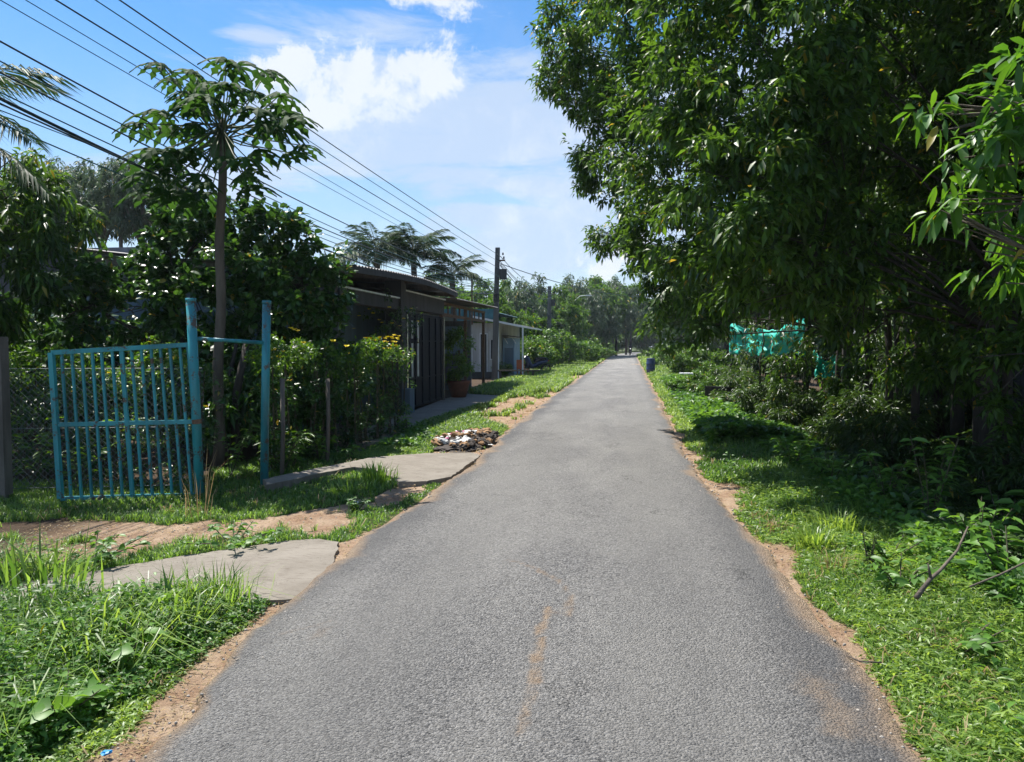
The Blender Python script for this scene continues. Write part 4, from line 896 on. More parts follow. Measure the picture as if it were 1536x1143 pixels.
carpet('ground_cover', 60000, -5.0, -1.9, 2.6, 6.3, .045, .012, lambda x, y: .02 + .20 * np.clip((-2.35 - x) / .8, 0, 1), M['grass_y'], 'carpet grass fringe along the left foreground road edge', lambda x, y: y < 4.3 + .45 * np.clip(-2 - x, 0, 3))
wl = lambda x, y: (x < -2.35 + .25 * (fbm(x * 2, y * 2, 15) - .5)) & (y < 4.78)
carpet('ground_cover', 46000, -5.2, -2.2, 2.6, 5.1, .048, .02, lambda x, y: .04 + (.12 + .45 * fbm(x * 2.5, y * 2.5, 44) ** 2) * np.clip((-2.3 - x) / .7, 0, 1), M['weed'], 'dense leafy weeds in the left foreground', wl, up=.5)
# long blades rising from the left foreground weeds
grassify('tall_grass', 17000, -5.4, -2.2, 2.7, 5.0, lambda x, y: .12 + .24 * np.clip((-2.6 - x) / .8, 0, 1), 1.5, M['grass'], 'long grass blades rising out of the left foreground weeds', w=.0042, leanr=(.3, 1.5), cond=lambda x, y: (x < -2.5), clump=6)
grassify('tall_grass', 5500, -5.4, -2.3, 2.7, 5.0, lambda x, y: .20 + .25 * fbm(x * 3, y * 3, 46), 1.5, M['grass_y'], 'pale green arching blades among the left foreground weeds', w=.005, leanr=(.4, 1.7), cond=lambda x, y: (x < -2.5) & (fbm(x * 2.2, y * 2.2, 47) > .42), clump=7)
# broad weeds fringe at right where the shade begins
wr = lambda x, y: (x > 2.25 + .5 * (fbm(x, y * .8, 16) - .5)) & (x < 3.9)
carpet('ground_cover', 46000, 1.9, 3.9, 3.0, 16, .10, .034, lambda x, y: .08 + .22 * fbm(x * 1.5, y * 1.2, 19), M['weed'], 'knee high leafy weeds edging the shade on the right', wr, up=.45, dthr=2)
carpet('ground_cover', 70000, 2.6, 7.5, 6, 40, .12, .03, lambda x, y: .08 + .35 * fbm(x * .9, y * .9, 29) ** 2, M['leaf_bamboo'], 'low dark undergrowth beneath the right trees', lambda x, y: x > 2.6, up=.5, dthr=2)
carpet('ground_cover', 60000, 1.0, 3.4, 13, 34, .10, .042, lambda x, y: .05 + .45 * fbm(x * .9, y * .6, 39), M['weed'], 'creeping leafy vine mounds on the right verge', lambda x, y: (x > xr(y) + .45) & (fbm(x * .9, y * .6, 39) > .42), up=.4, dthr=2)
carpet('ground_cover', 12000, -4.6, -2.4, 12, 17.5, .07, .03, lambda x, y: .2 * fbm(x * 2, y, 33), M['weed'], 'leafy weeds on the edge of the ditch at left', lambda x, y: x < -3.4, up=.4)
# dry straw and crumbs on the bare strips
x, y = scatter(60000, -7.5, 2.2, 2.6, 30, 1.7); d = dirtmask(x, y); k = (d > .25) & (x > -5.4) & ((x < xl(y) + .12) | (x > xr(y) - .12)) & (fbm(x * 3, y * 3, 5) > .38) & ~slabmask(x, y); x, y = x[k], y[k]; n = len(x); s_ = np.clip(y / 5, 1, 5)
V = leaves(np.stack([x, y, np.maximum(gz(x, y), -.01) + .012], 1), runit(n) * [1, 1, .12], .035 * s_ * rng.uniform(.4, 1.4, n), .006 * s_, rng.uniform(0, 1, n), 4, .1)
tag(link('dry_straw', fastmesh('dry_straw', *V), M['dry']), 'dry straw and grass scraps scattered on the sandy strips', 'straw', kind='stuff')
bmp = bmesh.new(); bmesh.ops.create_icosphere(bmp, subdivisions=1, radius=1); pv_ = np.array([tuple(v.co) for v in bmp.verts]); pf_i = np.array([[v.index for v in f.verts] for f in bmp.faces]); bmp.free()
x, y = scatter(9000, -7.5, 2.2, 2.6, 22, 1.8); k = (dirtmask(x, y) > .2) & (x > -5.4) & ((x < xl(y) + .25) | (x > xr(y) - .25)) & ~slabmask(x, y); x, y = x[k], y[k]; n = len(x); r_ = rng.uniform(.003, .011, n) * np.clip(y / 6, 1, 2.5)
on_r = (x > xl(y)) & (x < xr(y)); zz = np.where(on_r, .022, gz(x, y))
V = (pv_[None] * (r_[:, None, None] * rng.uniform(.6, 1.2, (n, 1, 3))) + np.stack([x, y, zz], 1)[:, None]).reshape(-1, 3); F = (pf_i[None] + (np.arange(n) * len(pv_))[:, None, None]).reshape(-1, 3)
tag(link('pebbles', fastmesh('pebbles', V, F), M['conc']), 'small pebbles and grit along the edges of the asphalt', 'pebbles', kind='stuff')
# leaf litter
x, y = scatter(5200, 2.4, 9, 4.5, 25, 1.3); n = len(x); k = x > 2.9; x, y = x[k], y[k]; n = len(x)
V = leaves(np.stack([x, y, gz(x, y) + .02], 1), runit(n) * [1, 1, .15], .11, .04, rng.uniform(0, 1, n), 4, .1)
tag(link('leaf_litter', fastmesh('leaf_litter', *V), M['dry']), 'dry fallen leaves on the bare soil under the right trees', 'leaf litter', kind='stuff')
x, y = scatter(500, 1.1, 2.6, 2.8, 9, 1.6); n = len(x)
V = leaves(np.stack([x, y, gz(x, y) + .05], 1), runit(n) * [1, 1, .2], .05, .02, rng.uniform(0, .6, n), 4, .3)
grassify('dry_grass', 9000, -6, 3.2, 2.7, 16, lambda x, y: .05 + .08 * rng.uniform(0, 1, x.shape), 1.8, M['dry'], 'dry straw coloured blades scattered through the verge grass', w=.003, leanr=(.4, 1.8), dthr=.75, cond=lambda x, y: (fbm(x * 2.5, y * 2.5, 57) > .45) | (x < xr(y) + .35) & (x > 0), clump=5)
# tufts
def tuft(px, py, n, hgt, rad, label, m='grass', wv=.005, lean=(.2, .9), dry=0, z=0):
    g = G(px, py, z); r = rng.normal(size=(n, 2)) * rad; P = np.stack([r[:, 0], r[:, 1], np.zeros(n) - .02], 1)
    V = blades(P, hgt * rng.uniform(.5, 1.15, n), wv * rng.uniform(.7, 1.3, n), rng.uniform(*lean, n), rng.uniform(0, 1, n), az=np.arctan2(r[:, 1], r[:, 0]) + rng.normal(size=n) * .6)
    o = link('grass_tuft', fastmesh('grass_tuft', *V), M[m]); o.location = (g.x, g.y, float(gz(g.x, g.y)) if z == 0 else z); return tag(o, label, 'grass')
tuft(1222, 822, 260, .26, .07, 'bright upright grass tuft beside the sandy right edge', 'grass_y')
tuft(1255, 800, 260, .27, .10, 'second bright tuft just behind the first on the right verge', 'grass_y')
tuft(1300, 780, 200, .25, .10, 'broad grass tuft on the right verge before the shade', 'grass')
tuft(1168, 792, 110, .12, .07, 'small brownish grass tuft on the right sand strip', 'dry')
tuft(330, 905, 150, .34, .10, 'thin stemmed tall grass tuft in front of the near concrete apron', 'grass', .004, (.1, .7))
tuft(290, 900, 110, .30, .10, 'shorter stemmed grass tuft left of the tall one by the apron', 'grass', .004, (.1, .7))
tuft(70, 905, 60, .55, .12, 'tallest broad blades at the left edge of the foreground', 'grass', .011, (.1, .6))
tuft(235, 935, 50, .4, .10, 'broad blades leaning right amid the left weeds', 'grass', .011, (.3, .9))
tuft(565, 722, 220, .30, .10, 'grass tuft growing on the culvert crossing', 'grass', .006, (.1, .7))
tuft(530, 735, 200, .18, .15, 'low leafy tuft left of the culvert tuft', 'grass', .006)
tuft(300, 775, 16, .75, .06, 'wispy seeding grass stalks before the gate post', 'dry', .0035, (.1, .45))
tuft(1250, 855, 60, .22, .06, 'thin dark seeded grass on the right verge edge', 'dry', .003)
def herb(px, py, hgt, nl, L, Wd, label, m='weed', tint=(.2, .9), cat='weed', name='weed_plant', sp=.12, stems=3, zz=None):
    g = G(px, py); z0 = float(gz(g.x, g.y)); r = empty(name, (g.x, g.y, z0), label, cat); P = []; Dd = []
    for s in range(stems):
        a = rng.uniform(0, 6.28); tx, ty = sp * math.cos(a), sp * math.sin(a); pts = [Vector((0, 0, 0)), Vector((tx * .5, ty * .5, hgt * .55)), Vector((tx, ty, hgt * rng.uniform(.8, 1.05)))]
        MB().tube(pts, [.006, .005, .003], 5).build('stem', M['twig'], r)
        for k in range(nl):
            t = rng.uniform(.2, 1); p = pts[0].lerp(pts[1], t * 2) if t < .5 else pts[1].lerp(pts[2], t * 2 - 1); P.append(tuple(p)); b_ = rng.uniform(0, 6.28); Dd.append((math.cos(b_), math.sin(b_), .35))
    n = len(P); V = leaves(np.array(P), np.array(Dd), L * rng.uniform(.6, 1.15, n), Wd * rng.uniform(.7, 1.1, n), rng.uniform(*tint, n), 6, .45)
    link('foliage', fastmesh('herb_leaves', *V), M[m], r); return r
herb(1303, 862, .30, 26, .05, .016, 'dark dried upright weed among the right verge grass', 'leaf_bamboo', (0, .4), stems=4, sp=.05)
labs = ['broad leaved weed at the right edge below the deep shade', 'broad leaved weed left of the dead branch', 'broad leaved weed beyond the dead branch tip', 'leafy sapling in half shade above the right weeds', 'leafy plant at the far right edge under the trees', 'big leaved weed in the bottom right weeds', 'long leaved weed clump on the sunlit shade line', 'long leaved weed clump farther along the shade line', 'glossy leaved weed right of the bare sand strip', 'shaded leafy shrublet between the right trunks and the weeds']
for lab, (px, py, hg, nl, L, Wd, st) in zip(labs, ((1515, 905, .45, 12, .17, .07, 6), (1350, 890, .25, 10, .12, .05, 5), (1465, 850, .5, 12, .17, .06, 6), (1395, 790, .85, 16, .17, .05, 7), (1510, 800, .6, 14, .18, .07, 6), (1440, 985, .16, 8, .10, .05, 5), (1245, 735, .4, 16, .17, .045, 9), (1190, 705, .4, 16, .17, .045, 9), (1335, 850, .2, 12, .10, .04, 6), (1330, 765, .6, 14, .16, .05, 7))):
    herb(px, py, hg, nl, L, Wd, lab, 'weed', stems=st, sp=.22)
herb(536, 765, .14, 14, .07, .03, 'small dark leafy weed holding a white bag on the left verge', 'weed', (0, .5), stems=7, sp=.1)
herb(610, 652, .42, 12, .16, .05, 'pale leafy sapling standing at the ditch edge', 'weed', (.5, 1), stems=3)
herb(185, 1000, .2, 6, .12, .09, 'round leaved creeper in the left foreground', 'weed', (.6, 1), stems=7, sp=.2)
herb(90, 1080, .16, 6, .11, .09, 'round leaved creeper near the bottom left corner', 'weed', (.6, 1), stems=6, sp=.2)
herb(350, 820, .14, 14, .09, .05, 'creeping weeds at the back edge of the near apron', 'weed', (.2, .8), stems=9, sp=.4)
herb(140, 842, .16, 14, .09, .05, 'creeping weeds behind the apron at left', 'weed', (.2, .8), stems=9, sp=.4)
for k in range(26):
    yy = 3.3 + 9 * (k / 26) ** 1.5; xx = float(xr(yy)) + rng.uniform(.35, 1.5); q = Vector((xx, yy, 0)); h_ = rng.uniform(.08, .2); r = empty('small_weed', (xx, yy, float(gz(xx, yy))), 'small broad leaved weed sprouting from the right verge grass', 'weed', 'small weeds dotted over the right verge')
    n_ = 12; b_ = rng.uniform(0, 6.28, n_); Vw = leaves(np.stack([.03 * np.cos(b_), .03 * np.sin(b_), rng.uniform(.02, h_, n_)], 1), np.stack([np.cos(b_), np.sin(b_), np.full(n_, .5)], 1), rng.uniform(.05, .1, n_), rng.uniform(.02, .04, n_), rng.uniform(0, 1, n_), 6, .4)
    link('foliage', fastmesh('herb_leaves', *Vw), M['weed'], r)
p = At(60, 953, 3.75); V = leaves(np.array([[0, 0, 0.]]), np.array([[.35, .1, 1.]]), .075, .014, np.array([.5]), 6, .1)
o = link('yellow_leaf', fastmesh('dead_blade', *V), M['yellow']); o.location = p; tag(o, 'single bright yellow dying blade in the left foreground weeds', 'leaf')

# ------------------------------------------------------------------ trees: right side row
def tree_from(name, base, clumps, label, cat, group, m, bark, trunk_r=.12, top=None, fol={}, branches=True, lean=(0, 0)):
    """clumps in world coordinates"""
    b = Vector(base); r = empty(name, b, label, cat, group)
    cl = [((Vector(c) - b), rr) for c, rr in clumps]
    zt = top or max(c.z for c, rr in cl) - .3
    tp = [Vector((0, 0, -.3)), Vector((lean[0] * .2, lean[1] * .2, zt * .25)), Vector((lean[0] * .5 + .08, lean[1] * .5, zt * .6)), Vector((lean[0], lean[1], zt))]
    tr = MB().tube(tp, [trunk_r * 1.25, trunk_r, trunk_r * .75, trunk_r * .3], 9).build('trunk', bark, r, smooth=True)
    if branches:
        bmb = MB()
        for c, rr in cl:
            h = max(.3, min(.92, (c.z - rng.uniform(.2, .9) * Vector((c.x, c.y)).length) / zt + rng.uniform(-.05, .15))); k = h * 3; i = min(2, int(k)) ; hb = [0, .25, .6, 1.0]
            for i in range(3):
                if h <= hb[i + 1]: break
            s = tp[i].lerp(tp[i + 1], (h - hb[i]) / (hb[i + 1] - hb[i])); midp = s.lerp(c, .55) + Vector((rng.uniform(-.2, .2), rng.uniform(-.2, .2), rng.uniform(.05, .35)))
            bmb.tube([s, s.lerp(midp, .5) + Vector((0, 0, .08)), midp, midp.lerp(c, .5) + Vector((0, 0, .06)), c], [trunk_r * .26, trunk_r * .2, trunk_r * .15, trunk_r * .09, .006], 5)
            for q in range(5):
                e = c + Vector(runit(1)[0]) * (rr if isinstance(rr, (int, float)) else rr[0]) * .85; bmb.tube([midp.lerp(c, .5), e], [.012, .004], 4, cap=False)
        bmb.build('branches', bark, r, smooth=True)
    V = foliage([((c.x, c.y, c.z), rr) for c, rr in cl], **fol); link('crown', fastmesh('crown', *V), m, r)
    return r
RUB = dict(dens=44, L=.13, Wd=.05, per=8, detail=4, droop=.3, down=.25, spread=.2, shell=.35)
def cp(px, py, depth, r): return (At(px, py, depth), r)
edge = [(1490, 480, 8.6, .55), (1530, 550, 8.0, .5), (1500, 620, 8.8, .4), (1430, 555, 10, .45), (1345, 550, 12, .42), (1262, 560, 13.5, .4), (1290, 500, 11, .5), (1180, 555, 15, .35), (818, 122, 16, .26), (832, 140, 16, .22), (842, 62, 15.8, .3), (862, 158, 15.8, .3), (880, 178, 15.5, .3), (872, 240, 15.6, .26), (925, 288, 15.2, .3), (893, 352, 16, .22), (905, 372, 15.8, .2), (950, 392, 15, .2), (975, 435, 15, .2), (990, 475, 15, .2), (1005, 515, 15, .2), (845, 8, 15, .35),
        # photo silhouette of the mass on the right, each with the distance it stands at
    (872, 20, 15, .6), (850, 75, 15.5, .6), (838, 110, 16, .45), (872, 120, 15.5, .6), (905, 60, 14.5, .9), (900, 160, 15, .75), (915, 215, 15, .7), (912, 258, 15.5, .5), (960, 120, 13.5, .95), (965, 220, 13.5, .95),
    (962, 300, 14, .55), (925, 350, 15.5, .42), (905, 358, 16, .3), (972, 365, 14.5, .48), (992, 410, 14.5, .48), (1015, 455, 14.5, .45), (1032, 495, 14.5, .32), (1010, 340, 12.5, .9), (1030, 430, 12.5, .8), (925, -40, 14, .9),
    (1020, 20, 11.5, 1.1), (1020, 130, 11, 1.0), (1040, 240, 10.5, 1.0), (1075, 340, 10.3, .95), (1085, 402, 10.5, .7), (1050, 478, 12, .4), (980, -60, 12, 1.2),
    (1110, 60, 9.2, 1.0), (1120, 160, 8.6, .9), (1130, 260, 8.4, .9), (1150, 350, 8.4, .85), (1165, 415, 8.8, .55), (1090, -40, 9.6, 1.1),
    (1210, 30, 8.3, .9), (1210, 150, 8.6, .9), (1220, 260, 8.8, .85), (1235, 360, 9, .8), (1240, 450, 9.5, .6), (1200, -60, 8.6, 1.1),
    (1320, 20, 9.6, 1.1), (1320, 150, 9.8, 1.1), (1330, 270, 10, 1.0), (1330, 390, 10, .9), (1420, 60, 10, 1.2), (1430, 190, 10.4, 1.2), (1430, 330, 10.5, 1.1), (1420, 450, 11, .8), (1330, 470, 11.5, .7),
    (1530, 60, 9.6, 1.2), (1540, 200, 10, 1.2), (1540, 330, 10, 1.1), (1530, 440, 10.4, .8), (1310, -80, 9.4, 1.2), (1440, -80, 9, 1.3), (1570, -60, 8.6, 1.3)]
trunks = [(4.9, 7.6), (4.5, 10.4), (5.1, 12.8), (4.2, 15.6), (5.0, 19.0), (4.4, 23.5)]
asg = {i: [] for i in range(len(trunks))}
for px, py, dpt, r in edge:
    P = At(px, py, dpt); 
    d = [math.hypot(P.x - t[0], P.y - t[1]) for t in trunks]; asg[int(np.argmin(d))].append((P, r))
# unseen tops, which keep the sun out of the interior
for i, (x, y) in enumerate(trunks):
    for k in range(11):
        a = k * 2.4; rr = 1.0 + .7 * (k % 3); z = rng.uniform(3.4, 8.2)
        P = Vector((x + 1.0 + rr * math.cos(a), y + rr * math.sin(a), z))
        if P.x > 2.6 + .0 * z: asg[i].append((P, rng.uniform(.9, 1.25)))
names = ['rubber tree at the right edge with the nearest of the row of trunks', 'rubber tree whose lit lower leaves hang at mid right', 'rubber tree in the middle of the right row with shaded trunk', 'rubber tree whose branches reach out highest over the lane', 'rubber tree behind the overhanging one, before the shade net', 'rubber tree ending the near row on the right']
for i, (x, y) in enumerate(trunks):
    if asg[i]: tree_from('rubber_tree', (x, y, -.3), asg[i], names[i], 'tree', 'rubber trees along the right side', M['leaf_rub'], M['bark_mid'], .088, 7.2, RUB)
tree_from('leafy_vine', At(1140, 560, 17) , [(At(px, py, dd), r_) for px, py, dd, r_ in ((1105, 505, 18.5, .28), (1122, 530, 18, .22), (1150, 538, 17, .22), (1138, 488, 17.5, .12), (1185, 478, 16.5, .3), (1200, 505, 16.4, .3), (1175, 535, 16.8, .25), (1100, 480, 18.5, .3), (1235, 515, 17, .25), (1215, 540, 17, .3), (1160, 505, 17, .22), (1130, 505, 17.6, .16), (1118, 495, 17, .2), (1145, 520, 16.6, .2), (1192, 520, 16, .25), (1178, 500, 16, .18), (1108, 530, 17, .22))],
          'thin climbing vine hanging in front of the green shade net', 'vine', None, M['leaf_bamboo'], M['twig'], .02, 1.2, dict(dens=26, L=.12, Wd=.04, per=5, detail=4, droop=.4, down=.3, spread=.2), branches=False)
# the young bright branch near the camera at the right edge
nearc = [(At(1452, 175, 5.0), .26), (At(1408, 172, 5.0), .13), (At(1500, 250, 5.0), .42), (At(1530, 130, 4.8), .3), (At(1440, 300, 5.2), .16), (At(1490, 330, 5.3), .3), (At(1560, 220, 4.9), .5), (At(1540, 390, 5.4), .3), (At(1400, 318, 5.3), .1)]
tree_from('young_tree', (4.3, 5.0, -.3), nearc, 'young tree with bright drooping leaf fans at the upper right edge', 'tree', None, M['leaf_bright'], M['bark_pale'], .05, 3.3, dict(dens=22, L=.15, Wd=.055, per=6, detail=6, droop=.35, down=.3, spread=.12, shell=.3))
tree_from('leaf_spray', At(1030, 210, 10.0) - Vector((0, 0, .35)), [(At(1026, 212, 9.2), .16)], 'small yellow green leaf spray catching the sun in the right canopy', 'leaf spray', None, M['leaf_bright'], M['twig'], .01, .4, dict(dens=60, L=.13, Wd=.05, per=6, detail=6, droop=.3, down=.2, spread=.1), branches=False)

# shared crowns for the second rows
def crown_variant(seed, n, R, flat=.8, **fol):
    rs = np.random.RandomState(seed); cl = []
    for k in range(n):
        d = rs.normal(size=3); d /= np.linalg.norm(d); rr = R * (.35 + .4 * rs.rand()); cl.append(((d[0] * rr, d[1] * rr, d[2] * rr * flat), R * rs.uniform(.28, .42)))
    V = foliage(cl, **fol); return fastmesh('crown_mesh', *V), cl
def std_tree(name, crown, cl, pos, hgt, R, R0, m, bark, label, cat, group, tr=.12, low=.0):
    """crown mesh shared; pos ground, hgt = top height, R crown radius"""
    r = empty(name, pos, label, cat, group, rz=random.uniform(0, 6.28)); s = R / R0
    o = bpy.data.objects.new('crown', crown); C.objects.link(o); o.parent = r; o.scale = (s, s, s * random.uniform(.85, 1.15)); o.location = (0, 0, hgt - R * .82)
    if not crown.materials: crown.materials.append(m)
    zt = hgt - R * .6
    mb = MB().tube([(0, 0, -.3), (.06, 0, zt * .4), (-.05, .05, zt)], [tr * 1.2, tr, tr * .5], 8)
    for c, rr in cl[:7]: mb.tube([(0, 0, zt * .7), (c[0] * s * .8, c[1] * s * .8, hgt - R * .82 + c[2] * s * .8)], [tr * .4, .02], 5)
    mb.build('trunk', bark, r, smooth=True); return r
cA, clA = crown_variant(1, 13, 2.6, .9, **dict(RUB, dens=9, L=.26, Wd=.09, per=8)); cB, clB = crown_variant(2, 13, 2.6, .9, **dict(RUB, dens=9, L=.26, Wd=.09, per=8))
row = []
for k, (x, y, hh, R) in enumerate(((7.0, 6.5, 8, 2.6), (7.6, 9.8, 8.5, 2.7), (7.2, 13.2, 8.4, 2.6), (7.4, 17, 8.2, 2.6), (7.6, 22, 8.3, 2.6), (10, 8.5, 9, 2.8), (10.6, 12.5, 9, 2.8), (10.4, 17.5, 9, 2.8), (10.5, 23, 9, 2.8), (13.5, 11, 9.5, 3), (13.5, 18, 9.5, 3), (13.5, 25, 9.5, 3), (16.5, 15, 10, 3), (17, 22, 10, 3), (16, 30, 10, 3), (5.2, 28, 8, 2.5), (5.4, 33, 8, 2.6), (8.6, 29, 8.5, 2.6), (8.8, 36, 8.5, 2.8), (12, 34, 9, 3))):
    c, cl = ((cA, clA), (cB, clB))[k % 2]
    std_tree('rubber_tree', c, cl, (x, y, -.35), hh, R, 2.6, M['leaf_rub'], M['bark'], 'shaded rubber tree standing in the rows behind the front one', 'tree', 'rubber trees in the shaded rows behind', .11 + .03 * (k % 3))
# a second, thinner set of stems in the dark zone
for k, (px, py, dpt) in enumerate(((1150, 610, 19), (1180, 620, 18), (1330, 640, 12.5), (1372, 650, 12), (1405, 640, 13.5), (1470, 655, 11), (1512, 660, 10), (1540, 670, 9.5), (1298, 640, 13.5), (1255, 620, 15.5), (1210, 620, 17.5), (1350, 640, 15), (1430, 650, 14), (1490, 650, 12.6), (1395, 640, 16.5))):
    g = At(px, py, dpt); tag(MB().tube([(0, 0, -.4), (.05 * math.sin(k), .03, 1.5), (.15 * math.cos(k * 2), .1, 3.4), (.1, .2, 5)], [.075, .06, .05, .03], 7).build('sapling_trunk', M['bark_mid'], loc=(g.x, g.y, -.2), smooth=True), 'slender bare stem standing in the shade among the right trees', 'tree', 'slender stems among the right trees')
# shrubs beneath
cU, clU = crown_variant(5, 12, 1.0, .8, dens=36, L=.15, Wd=.035, per=8, detail=2, droop=.6, down=.1, spread=.2, shell=.2)
cV, clV = crown_variant(6, 12, 1.0, .8, dens=40, L=.13, Wd=.06, per=7, detail=4, droop=.3, down=.1, spread=.12, shell=.3)
cU.materials.append(M['leaf_bamboo']); cV.materials.append(M['leaf_hedge'])
def shrub(crown, x, y, hgt, R, label, group=None, name='shrub', rzz=None):
    r = empty(name, (x, y, float(gz(x, y))), label, 'shrub', group, rz=random.uniform(0, 6.28) if rzz is None else rzz)
    o = bpy.data.objects.new('crown', crown); C.objects.link(o); o.parent = r; o.scale = (R, R, hgt * .55); o.location = (0, 0, hgt * .52)
    mb = MB()
    for k in range(5): a = k * 1.257; mb.tube([(0, 0, -.1), (.35 * R * math.cos(a), .35 * R * math.sin(a), hgt * .7)], [.018, .008], 5)
    mb.build('stems', M['twig'], r); return r
for k, (x, y, hh, R) in enumerate(((4.2, 7.2, .9, .7), (4.0, 9, 1.0, .8), (3.6, 11, 1.1, .8), (3.7, 13, 1.3, .9), (3.1, 15.2, 1.2, .8), (3.0, 17.5, 1.0, .9), (3.0, 20, 1.1, 1.0), (3.0, 22.5, 1.2, 1.1), (5.8, 8.5, 1.1, .9), (5.8, 11.5, 1.3, 1.0), (5.6, 14.5, 1.8, 1.1), (5.4, 17.5, 1.9, 1.2), (6.8, 20, 2, 1.3), (7.8, 12, 2, 1.2), (8.3, 9, 2, 1.2), (12, 15, 3, 2), (13, 20, 3, 2), (11, 25, 3, 2.2), (8, 25, 2.5, 1.6), (12, 10, 3, 1.9), (15, 13, 3.4, 2.2), (18, 19, 3.6, 2.6), (16, 25, 3.6, 2.6), (13, 30, 3.5, 2.6))):
    shrub(cU, x, y, hh, R, 'dark narrow leaved undergrowth shrub beneath the right trees', 'undergrowth shrubs beneath the right trees', 'undergrowth_shrub')
for lab, (px, Y, hh, R) in zip(('rounded sunlit shrub on the right verge nearest the concrete bench', 'low sunlit shrub on the right verge left of the bench', 'sunlit shrub behind the pale slabs at right', 'shrub beside the red pot at right', 'leafy shrub below the overhanging canopy by the barrel', 'tall shrub on the right verge beyond the barrel'), ((1075, 21, .9, .6), (1040, 24, .95, .7), (1065, 33, 1.3, .8), (1085, 30, 1.2, .8), (1022, 40, 1.5, 1.0), (1005, 55, 1.6, 1.4))):
    P = AtY(px, 560, Y); shrub(cV, P.x, P.y, hh, R, lab)

# ------------------------------------------------------------------ trees: left side
JK = dict(dens=50, L=.135, Wd=.075, per=7, detail=6, droop=.2, down=-.1, spread=.12, shell=.35)
def cl_from(lst): return [cp(*q) for q in lst]
tree_from('jackfruit_tree', G(430, 668) + Vector((-1.0, 1.5, 0)), cl_from([(400, 352, 12.6, .5), (365, 345, 12.7, .5), (440, 367, 12.7, .45), (476, 387, 12.8, .38), (486, 430, 12.8, .42), (484, 480, 12.9, .38), (440, 430, 12.4, .55), (385, 400, 12.4, .6), (400, 470, 12.5, .6), (350, 460, 12.6, .6), (450, 485, 12.8, .5), (300, 320, 13, .42), (335, 330, 13, .42), (503, 415, 12.9, .2), (507, 455, 12.9, .2), (420, 335, 12.7, .28), (495, 505, 12.9, .28), (340, 400, 12.5, .5), (440, 510, 12.8, .4), (370, 510, 12.6, .4)]),
          'dense dark jackfruit tree right of the papaya trunk', 'tree', None, M['leaf_jack'], M['bark'], .1, 3.0, JK)
tree_from('jackfruit_tree', G(215, 690) + Vector((-.2, 1.2, 0)), cl_from([(240, 350, 12.5, .45), (220, 385, 12, .5), (170, 420, 11.8, .5), (110, 440, 11.5, .45), (70, 455, 11.5, .4), (260, 400, 12, .55), (290, 440, 12, .5), (230, 450, 11.8, .5), (170, 470, 12, .5), (110, 480, 12, .4), (290, 370, 12.6, .5), (60, 500, 12, .3), (250, 490, 12.4, .45)]),
          'jackfruit tree with sunlit leaves between papaya and left edge', 'tree', None, M['leaf_jack'], M['bark'], .09, 2.8, JK)
MG = dict(dens=34, L=.17, Wd=.045, per=8, detail=4, droop=.45, down=.45, spread=.16, shell=.35)
tree_from('mango_tree', (-9.9, 9.6, 0), cl_from([(20, 270, 11.5, .5), (50, 300, 11.5, .45), (-20, 300, 11, .8), (85, 320, 11.7, .42), (120, 345, 11.8, .35), (30, 350, 11.2, .6), (70, 390, 11.4, .5), (-30, 400, 11, .8), (20, 440, 11, .6), (-90, 330, 11, 1.0), (0, 480, 11.5, .4), (-80, 450, 11, .9)]),
          'mango tree with long drooping leaves at the left edge', 'tree', None, M['leaf_rub'], M['bark'], .12, 3.9, MG)
# hedge with yellow flowers along the fence
HG = dict(dens=75, L=.075, Wd=.036, per=7, detail=4, droop=.2, down=-.15, spread=.09, shell=.4)
def hedge(name, pts, label, top, fol=HG, m='leaf_hedge', flowers=()):
    r = empty(name, (pts[0][0], pts[0][1], 0), label, 'hedge'); b = Vector((pts[0][0], pts[0][1], 0)); cl = []
    for i in range(len(pts) - 1):
        a, c = Vector((*pts[i][:2], 0)), Vector((*pts[i + 1][:2], 0)); L = (c - a).length
        for k in range(max(1, int(L / .3))):
            p = a.lerp(c, k * .3 / L) - b; tt = top + (float(vnoise((p.x + 20) * 1.9, (p.y) * 1.9, 4)) - .5) * .25
            cl.append(((p.x + rng.uniform(-.08, .08), p.y, tt - .22), .28)); cl.append(((p.x + rng.uniform(-.1, .1), p.y, tt * .6), .27))
            cl.append(((p.x + rng.uniform(-.1, .1), p.y, tt * .3), .28)); cl.append(((p.x + rng.uniform(-.1, .1), p.y, tt * .04), .26))
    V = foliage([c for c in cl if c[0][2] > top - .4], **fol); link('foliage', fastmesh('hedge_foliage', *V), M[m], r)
    V = foliage([c for c in cl if c[0][2] <= top - .4], **dict(fol, dens=56)); link('shade_toned_lower_foliage', fastmesh('hedge_foliage', *V), M['leaf_jack'], r)  # darker jackfruit leaf material paints in the shade on the hedge's lower face
    st = MB()
    for k in range(int(len(cl) / 2)): c = cl[k * 2][0]; st.tube([(c[0], c[1] + .1, -.1), (c[0] + rng.uniform(-.15, .15), c[1] + .1, top - .3)], [.02, .01], 5)
    st.build('stems', M['twig'], r)
    for (px, py, dp) in flowers:
        P = At(px, py, dp) - b; fl = []
        Vv, Ff, Tt = leaves(np.tile([0, 0, 0.], (6, 1)), np.array([[math.cos(a), math.sin(a), .6] for a in np.arange(6) * 1.047]), .05, .04, np.full(6, .5), 4, .1)
        o = link('flower', fastmesh('flower', Vv, Ff), M['yellow'], r, P)
    return r
def gx(px, py, dx=0, dy=0): g = G(px, py); return (g.x + dx, g.y + dy)
fl2 = []
rr = random.Random(4)
for k in range(46): px = rr.uniform(545, 598); fl2.append((px, 515 - (px - 545) * .12 + rr.uniform(-8, 14), 14.0 + rr.uniform(-.4, .4)))
